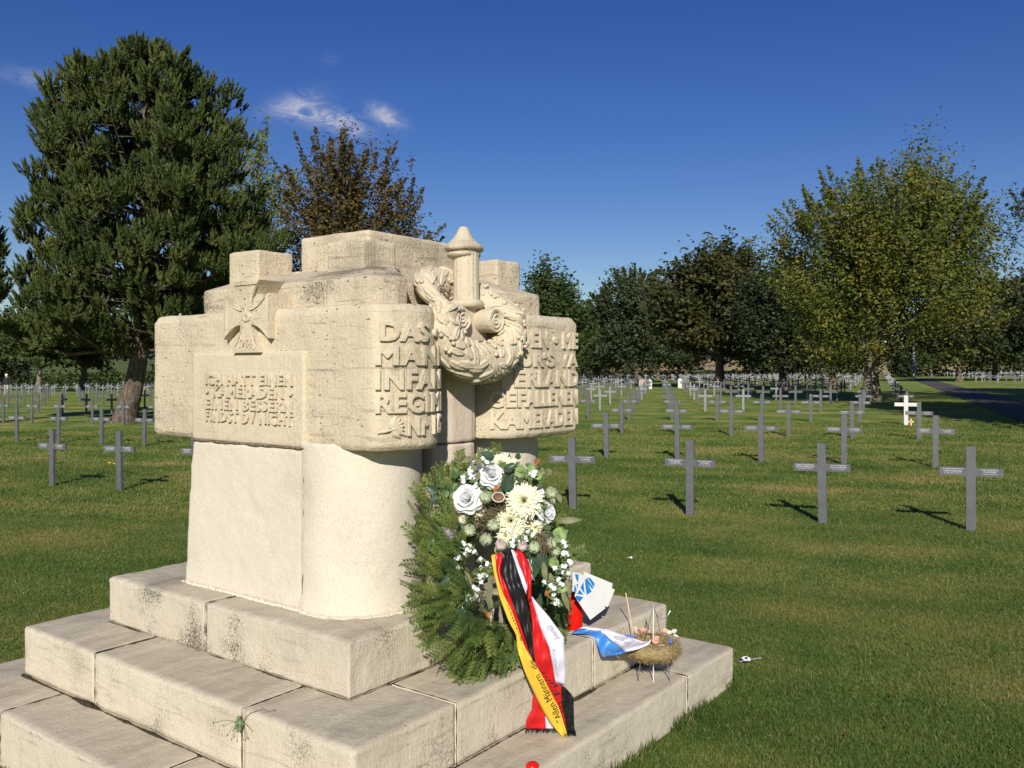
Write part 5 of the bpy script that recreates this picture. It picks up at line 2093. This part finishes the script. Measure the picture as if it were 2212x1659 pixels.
rib2 = empty('red_white_ribbon', RB)
tag(rib2, 'red and white ribbon with grey lettering and black fringe on the wreath', 'ribbon')
mb = MB()
strip(mb, [(350, 10), (400, 140), (462, 300), (470, 430)], [(425, 20), (475, 110), (492, 200), (492, 400)], 3.45, amp=.008, n=18)
red_rows = strip(mb, [(470, 400), (485, 500), (500, 640), (520, 900), (650, 1075)], [(495, 390), (560, 620), (640, 800), (668, 950), (690, 1085)], 3.475, amp=.005)
strip(mb, [(510, 1175), (500, 1250), (500, 1300), (452, 1390), (448, 1465)], [(540, 1200), (600, 1320), (605, 1360), (608, 1410), (612, 1468)], 3.475, amp=.006, n=18)
mb.build('red_stripe', M['red'], rib2, smooth=True, thick=.0008)
mb = MB()
strip(mb, [(328, 0), (385, 190), (455, 375)], [(352, 0), (405, 150), (462, 300)], 3.455, amp=.003, n=16)
white_rows = strip(mb, [(492, 390), (560, 620), (640, 800), (668, 950), (690, 1085)], [(500, 385), (640, 555), (762, 720), (768, 900), (765, 1112)], 3.485, amp=.004)
strip(mb, [(605, 1325), (608, 1410), (612, 1468)], [(612, 1330), (650, 1400), (700, 1468)], 3.478, amp=.002, n=12)
mb.build('white_stripe', M['whitesatin'], rib2, smooth=True, thick=.0008)
ribbon_text(white_rows, 'Gm\u00fcnd', .36, .52, .78, .42, M['ink_grey'], 'ribbon_lettering', rib2)
ribbon_text(white_rows, 'Schw\u00e4bisch', .92, .62, .15, .42, M['ink_grey'], 'ribbon_lettering', rib2)
for nm_, par, x0, x1, y0, L in (('fringe', rib2, 445, 715, 1462, 34), ('fringe', rib, 770, 855, 1480, 50)):
    mb = MB()
    for i in range(70):
        x = x0 + (x1 - x0) * i / 69
        q = c6(x, y0 + gr.uniform(-4, 4), 3.468)
        e = c6(x + gr.uniform(-14, 14), y0 + L * gr.uniform(.6, 1.1), 3.46 + gr.uniform(-.03, .01))
        e.z = max(e.z, .214)
        q.z = max(q.z, .216)
        mb.tube([q - RB, (q + e) / 2 - RB + Vector((0, 0, .003)), e - RB], [.0015, .0013, .0006], 4, cap=False)
    mb.build('fringe', M['black'], par)

# ------------------------------------------------------------------ grave candle, cards, straw wreath


def c9(x, y, D):
    return at(1206.3 + .1634 * x, 1206.3 + .1634 * y, D)


p = c9(218, 965, 4.07)
cd = empty('grave_candle', (p.x, p.y + .02, .446))
tag(cd, 'red plastic grave candle standing on the middle step beside the wreath', 'candle')
mb = MB()
mb.lathe([(.031, 0), (.036, .004), (.0375, .012), (.038, .06), (.0385, .12), (.036, .135), (.028, .146), (.020, .150)], 0, 0, 32)
mb.build('candle_body', M['redplastic'], cd, smooth=True)
mb = MB()
mb.lathe([(.019, .148), (.0195, .152), (.0195, .166), (.016, .171), (.008, .172)], 0, 0, 24)
o = mb.build('candle_cap', M['redplastic'], cd, smooth=True)

cards = empty('printed_card', c9(330, 560, 4.0))
cards.name = 'printed_cards_bundle'
cards.name = 'card_bundle'
tag(cards, 'fanned white cards printed with a blue ray pattern behind the red candle', 'cards')
CI = cards.location.copy()


def cardpoly(pts, D, name, mat, thick, slope=0.0004):
    mb = MB()
    P3 = [c9(x, y, D + (x - 400) * slope) - CI for x, y in pts]
    mb.add(P3, [tuple(range(len(P3)))])
    o = mb.build(name, mat, cards)
    md = o.modifiers.new('thickness', 'SOLIDIFY')
    md.thickness = thick
    md.offset = 0
    return o


cardpoly([(335, 172), (715, 330), (705, 395), (560, 460), (350, 300)], 4.035, 'card', M['paper'], .0012)
cardpoly([(330, 195), (600, 330), (745, 415), (650, 642), (590, 620), (400, 480)], 4.02, 'card', M['paper'], .0012)
cardpoly([(290, 205), (215, 500), (420, 812), (620, 658), (480, 300), (360, 235)], 4.00, 'card', M['paper'], .0012)
cardpoly([(190, 180), (285, 195), (235, 442), (185, 430)], 3.99, 'card', M['paper'], .0012)
mb = MB()
for poly in ([(220, 512), (240, 490), (332, 512), (278, 578)], [(245, 470), (280, 412), (332, 482)], [(290, 385), (330, 310), (347, 470)], [(350, 310), (372, 300), (440, 440), (372, 480)],
             [(345, 285), (375, 265), (465, 385), (448, 405)], [(378, 250), (425, 262), (480, 335), (468, 380)]):
    mb.add([c9(x, y, 3.997 + (x - 400) * .0004) - CI for x, y in poly], [tuple(range(len(poly)))])
for poly in ([(218, 205), (268, 213), (262, 318), (232, 270)], [(235, 340), (262, 342), (256, 385)], [(212, 345), (240, 400), (236, 435), (205, 430)]):
    mb.add([c9(x, y, 3.987 + (x - 400) * .0004) - CI for x, y in poly], [tuple(range(len(poly)))])
mb.build('blue_print', M['blueprint'], cards)
mb = MB()
mb.tube([c9(250, 250, 4.045) - CI, c9(235, 600, 4.08) - CI, Vector((c9(230, 900, 4.13).x, 4.13, .446)) - CI], .0025, 6)
mb.build('stick', M['wood'], cards)

sw = empty('straw_wreath', (c9(1250, 1200, 4.08).x, 4.08, .211))
tag(sw, 'small straw wreath with faded petals propped on the lowest step', 'wreath')
SI = sw.location.copy()
SC = Vector((0, 0, .148))
mb = MB()
mb.tube([SC + Vector((.092 * math.cos(t), .092 * math.sin(t), 0)) for t in np.linspace(0, 2 * math.pi, 33)], .036, 12, cap=False)
mb.build('straw_core', M['straw'], sw)
gs = np.random.default_rng(9)
n = 4200
a = gs.uniform(0, 2 * math.pi, n)
b = gs.uniform(0, 2 * math.pi, n)
er = np.stack([np.cos(a), np.sin(a), np.zeros(n)], 1)
nr = er * np.cos(b)[:, None] + np.array([0, 0, 1]) * np.sin(b)[:, None]
C = np.array(SC[:]) + er * .092 + nr * (.037 + .009 * gs.random(n))[:, None]
et = np.stack([-np.sin(a), np.cos(a), np.zeros(n)], 1)
A_ = unit(et * gs.normal(size=n)[:, None] * .8 + nr * gs.uniform(.0, .55, n)[:, None] + gs.normal(size=(n, 3)) * .35) * gs.uniform(.007, .017, n)[:, None]
B_ = unit(np.cross(A_, nr)) * .0011
V, Q, aa = rhombi(C, A_, B_, gs.random(n))
arr_mesh('straw_stalks', V, Q, M['straw'], sw, aa)
mb = MB()
mb.tube([c9(1255, 615, 4.06) - SI, Vector((c9(1255, 1635, 4.05).x, 4.05, .205)) - SI], .0022, 8)
mb.build('white_stick', M['whiteplastic'], sw)
mb = MB()
mb.tube([c9(890, 455, 4.15) - SI, c9(1000, 1060, 4.12) - SI], .0026, 8)
mb.build('wooden_skewer', M['wood'], sw)
mb = MB()
mb.tube([c9(1150, 1060, 4.09) - SI, c9(1235, 700, 4.07) - SI, c9(1250, 618, 4.06) - SI, c9(1290, 720, 4.07) - SI, c9(1358, 1030, 4.09) - SI], .0018, 6)
mb.tube([c9(1250, 620, 4.06) - SI, c9(1275, 700, 4.055) - SI, c9(1320, 775, 4.05) - SI, c9(1380, 803, 4.05) - SI, c9(1440, 770, 4.05) - SI, c9(1478, 690, 4.06) - SI], .0016, 6)
for dx, dy in ((-.06, -.03), (.06, -.02), (.0, .07)):
    mb.tube([Vector((dx, dy, .12)), Vector((dx * 1.25, dy * 1.25, 0))], .0022, 6)
mb.build('wire_frame', M['wire'], sw)
for i, (x, y, L, W, dx, dz, mt) in enumerate(((1240, 1100, .030, .013, 1, .15, 'petal_peach'), (1270, 1075, .026, .012, .6, .5, 'petal_peach'), (1200, 1150, .022, .010, .8, -.3, 'petal_peach'), (1080, 940, .030, .010, 1, .1, 'petal_peach'),
                                              (1180, 960, .026, .010, 1, -.2, 'petal_peach'), (1380, 950, .024, .010, .8, .2, 'petal_peach'), (1430, 980, .030, .012, 1, .2, 'petal_white'), (1500, 975, .026, .012, .5, .3, 'petal_white'),
                                              (1520, 1010, .028, .007, .9, -.2, 'petal_white'), (1450, 1105, .020, .006, 1, 0, 'petal_blue'), (1480, 1090, .014, .006, .3, .8, 'petal_blue'), (1010, 900, .034, .008, .4, -.8, 'petal_white'),
                                              (1040, 940, .034, .007, .8, -.5, 'rust'), (1130, 1150, .040, .006, .9, -.2, 'petal_white'), (1330, 1160, .030, .005, .8, .3, 'petal_white'), (1560, 1040, .022, .006, 1, -.3, 'rust'),
                                              (870, 1020, .03, .008, .9, .1, 'petal_blue'), (960, 1050, .022, .008, .8, .5, 'petal_blue'), (1350, 985, .020, .008, 1, 0, 'rust'))):
    mb = MB()
    dpt = 4.0 if y > 1040 else 4.14
    simple_leaf(mb, c9(x, y, dpt) - SI, (dx, -.1, dz), (gr.uniform(-.3, .3), -.7, .8), L, W, .2)
    mb.build('petal' if mt != 'rust' else 'dried_leaf', M[mt], sw, smooth=True)

st_ = [((320, 905), (250, 935), (165, 990)), ((500, 908), (345, 925), (300, 1002)), ((600, 925), (440, 965), (412, 1012)), ((680, 950), (540, 955), (500, 1110)), ((760, 985), (620, 1010), (540, 1230)),
       ((870, 1020), (710, 1090), (580, 1318)), ((1000, 1060), (800, 1175), (720, 1288)), ((1130, 1100), (870, 1238), (872, 1244)), ((1200, 1095), (1050, 1200), (1050, 1203)), ((1238, 1060), (1190, 1145), (1190, 1147))]
DS = [3.985, 3.975, 3.965, 3.955, 3.94, 3.93, 3.94, 3.95, 3.965, 3.98]
br = empty('blue_white_ribbon', c9(580, 1100, 3.96))
tag(br, 'twisted blue and white ribbon trailing from the straw wreath towards the candle', 'ribbon')
BI = br.location.copy()


def bw_rows(a_, b_):
    rows = []
    n = 28
    for i in range(n):
        f = i / (n - 1) * (len(st_) - 1)
        k = min(len(st_) - 2, int(f))
        w = f - k
        w = w
        D = DS[k] * (1 - w) + DS[k + 1] * w
        pa = [st_[k][a_][q] * (1 - w) + st_[k + 1][a_][q] * w for q in (0, 1)]
        pb = [st_[k][b_][q] * (1 - w) + st_[k + 1][b_][q] * w for q in (0, 1)]
        row = []
        for j in range(7):
            u_ = j / 6
            row.append(c9(pa[0] * (1 - u_) + pb[0] * u_, pa[1] * (1 - u_) + pb[1] * u_, D + .010 * math.sin(i * .55 + u_ * 3.0 + a_ * 1.5) + .004 * math.sin(i * 1.3)))
        rows.append(row)
    return rows


wrows, brows = bw_rows(0, 1), bw_rows(1, 2)
mb = MB()
mb.grid([[p - BI for p in r] for r in wrows])
mb.build('white_stripe', M['whitesatin'], br, smooth=True, thick=.0007)
mb = MB()
mb.grid([[p - BI for p in r] for r in brows])
mb.build('blue_stripe', M['bluesatin'], br, smooth=True, thick=.0007)
sv = RB
RB = BI
ribbon_text(wrows, 'Winter', .62, .50, .10, .95, M['ink_grey'], 'ribbon_lettering', br)
ribbon_text(wrows, 'denken', .70, .58, .05, .85, M['ink_grey'], 'ribbon_lettering', br)
ribbon_text(brows, 'Ge', .60, .52, .95, .55, M['ink_grey'], 'ribbon_lettering', br)
RB = sv

# red lid low on the lowest step, weed, poppy, scrap
p = at(1150, 1687, 3.17)
mb = MB()
mb.lathe([(.020, 0), (.024, .003), (.024, .012), (.018, .018), (.004, .020)], 0, 0, 24)
o = mb.build('candle_lid', M['redplastic'], smooth=True)
o.location = (p.x, p.y, .212)
tag(o, 'small red plastic lid lying on the lowest step at the bottom edge', 'lid')

wd = empty('weed', L2W(-.29, .25, .40))
tag(wd, 'small green weed rooted in the joint of the middle step', 'plant')
WD = wd.location.copy()
mb = MB()
mbl = MB()
gq = random.Random(8)
for i in range(11):
    a_ = gq.uniform(-2.6, -.5)
    d = Vector((math.cos(a_) * .8, -.55, math.sin(a_) * .75 + .15))
    simple_leaf(mbl, Vector((0, -.004, gq.uniform(-.02, .025))), d, (0, -1, .4), gq.uniform(.016, .032), gq.uniform(.004, .007), .4, 1)
for (ex, ez, mx_) in ((-.085, .01, -.02), (.055, -.02, -.01), (-.035, -.035, -.02), (.035, -.045, -.02), (.13, .055, .02), (-.02, -.05, 0), (.02, -.05, 0), (.09, .06, .0)):
    s = Vector((0, -.004, 0))
    e = Vector((ex, -.035, ez))
    mb.tube([s, s.lerp(e, .5) + Vector((0, -.008, .012)), e], [.0012, .0009, .0007], 4, cap=False)
    mb.lathe([(.0008, -.003), (.0028, 0), (.0022, .003), (.0008, .005)], 0, 0, 6)
    for q in range(len(mb.v) - 24, len(mb.v)):
        mb.v[q] = tuple(Vector(mb.v[q]) + e)
mb.build('stem', M['twig'], wd)
mbl.build('leaf', M['stem'], wd, smooth=True)

p = at(1612, 1438, 4.86)
pop = empty('paper_poppy', (p.x, p.y, gz(p.x, p.y)))
tag(pop, 'white paper poppy lying in the grass beside the lowest step', 'paper flower')
mb = MB()
for k in range(5):
    a, b, n = frame((0, -.25, 1))
    petal(mb, Vector((0, 0, .035)), a, b, n, k * 1.2566, .15, .026, .017, -.1, 0, .1, 4, 4)
mb.build('petal', M['paper'], pop, smooth=True)
mb = MB()
mb.lathe([(.008, .038), (.007, .044), (.002, .046)], 0, 0, 10)
mb.build('flower_centre', M['ink'], pop)
mb = MB()
mb.tube([Vector((-.04, 0, .02)), Vector((.09, .02, .035))], .004, 5)
mb.build('stick', M['concrete'], pop)
p = at(1357, 1210, 7.45)
mb = MB()
mb.grid([[Vector((.012 * i, .01 * j, .045 + .008 * math.sin(i * 2 + j))) for j in range(4)] for i in range(4)])
o = mb.build('paper_scrap', M['paper'], thick=.001)
o.location = (p.x, p.y, gz(p.x, p.y))
tag(o, 'tiny white paper scrap in the grass right of the wreath', 'litter')
p = at(237, 990, 15.6)
dn = empty('dandelion', (p.x, p.y, gz(p.x, p.y)))
tag(dn, 'small yellow dandelion flowering between two front-left crosses', 'flower')
mb = MB()
mb.lathe([(.004, .07), (.028, .075), (.024, .085), (.004, .088)], 0, 0, 12)
mb.lathe([(.004, .05), (.022, .055), (.02, .063), (.004, .066)], .07, .03, 12)
mb.build('flower_head', M['gold'], dn)
mb = MB()
mb.tube([(0, 0, 0), (0, 0, .07)], .003, 5)
mb.tube([(.07, .03, 0), (.07, .03, .05)], .003, 5)
mb.build('stem', M['stem'], dn)

# ------------------------------------------------------------------ people far off, a bird


def person(loc, rz, H, jacket, trousers, hair, label, stride=.12):
    me = bpy.data.meshes.new('person')
    k = H / 1.75
    J = [((0, 0, .95), .13), ((0, 0, 1.15), .135), ((0, .01, 1.38), .15), ((0, 0, 1.50), .06), ((0, -.01, 1.62), .095), ((0, -.01, 1.72), .07),
         ((.09, 0, .88), .095), ((.10, -stride, .48), .065), ((.10, stride * .3, .09), .045), ((.10, -.12 + stride * .3, .04), .04),
         ((-.09, 0, .88), .095), ((-.10, stride, .48), .065), ((-.10, stride * 1.5, .09), .045), ((-.10, -.12 + stride * 1.5, .04), .04),
         ((.19, 0, 1.40), .065), ((.24, .03, 1.13), .048), ((.22, -.10, .90), .036), ((.21, -.14, .82), .032),
         ((-.19, 0, 1.40), .065), ((-.24, .03, 1.13), .048), ((-.22, -.10, .90), .036), ((-.21, -.14, .82), .032)]
    E = [(0, 1), (1, 2), (2, 3), (3, 4), (4, 5), (0, 6), (6, 7), (7, 8), (8, 9), (0, 10), (10, 11), (11, 12), (12, 13), (2, 14), (14, 15), (15, 16), (16, 17), (2, 18), (18, 19), (19, 20), (20, 21)]
    me.from_pydata([tuple(c * k for c in p) for p, r in J], E, [])
    o = bpy.data.objects.new('tmp', me)
    COL.objects.link(o)
    o.modifiers.new('skin', 'SKIN')
    for i, (p, r) in enumerate(J):
        sv_ = me.skin_vertices[0].data[i]
        sv_.radius = (r * k, r * k * .8)
        sv_.use_root = i == 0
    ss = o.modifiers.new('sub', 'SUBSURF')
    ss.levels = 2
    dg = bpy.context.evaluated_depsgraph_get()
    dg.update()
    out_ = bpy.data.meshes.new_from_object(o.evaluated_get(dg), depsgraph=dg)
    bpy.data.objects.remove(o)
    out_.materials.clear()
    for mm in (jacket, trousers, M['skin'], M['ink']):
        out_.materials.append(mm)
    for p in out_.polygons:
        z = p.center.z / k
        x_ = abs(p.center.x) / k
        mi = 0 if z > .93 else 1
        if z < .10:
            mi = 3
        if z > 1.50 or (x_ > .17 and z < .90):
            mi = 2
        p.material_index = mi
        p.use_smooth = True
    o = bpy.data.objects.new('person', out_)
    link(o)
    o.location = loc
    o.rotation_euler = (0, 0, rz)
    tag(o, label, 'person')
    mb = MB()
    mb.lathe([(.085, 1.64), (.104, 1.68), (.10, 1.74), (.07, 1.785), (.01, 1.80)], 0, .012, 14)
    h = mb.build('hair', hair, o, smooth=True)
    h.scale = (k, k, k)
    return o


x, y = xy(14, 67)
person((x, y, gz(x, y)), .4, 1.74, M['navy'], M['beige'], M['whitehair'], 'white-haired person in dark jacket and pale trousers at the left edge')
x, y = xy(1712, 158)
person((x, y, gz(x, y)), 0, 1.75, M['orange'], M['navy'], M['rust'], 'distant visitor in an orange coat between the far trunks')
x, y = xy(1723, 160)
person((x, y, gz(x, y)), 0, 1.80, M['redcoat'], M['navy'], M['ink'], 'distant visitor in a dark red coat beside the orange-coated one')

p = at(1374, 504, 120)
mb = MB()
mb.lathe([(.004, -.12), (.03, -.06), (.04, 0), (.025, .07), (.004, .10)], 0, 0, 8)
mb.v = [(x, z, y) for x, y, z in mb.v]
mb.add([(0, .04, 0), (.16, .02, .03), (.30, -.05, -.03), (.14, -.05, .02), (0, -.05, 0)], [(0, 1, 2, 3, 4)])
mb.add([(0, .04, 0), (-.16, .02, .03), (-.30, -.05, -.03), (-.14, -.05, .02), (0, -.05, 0)], [(0, 1, 2, 3, 4)])
o = mb.build('bird', M['navy'])
o.location = p
tag(o, 'tiny dark bird flying in the open blue sky', 'bird')
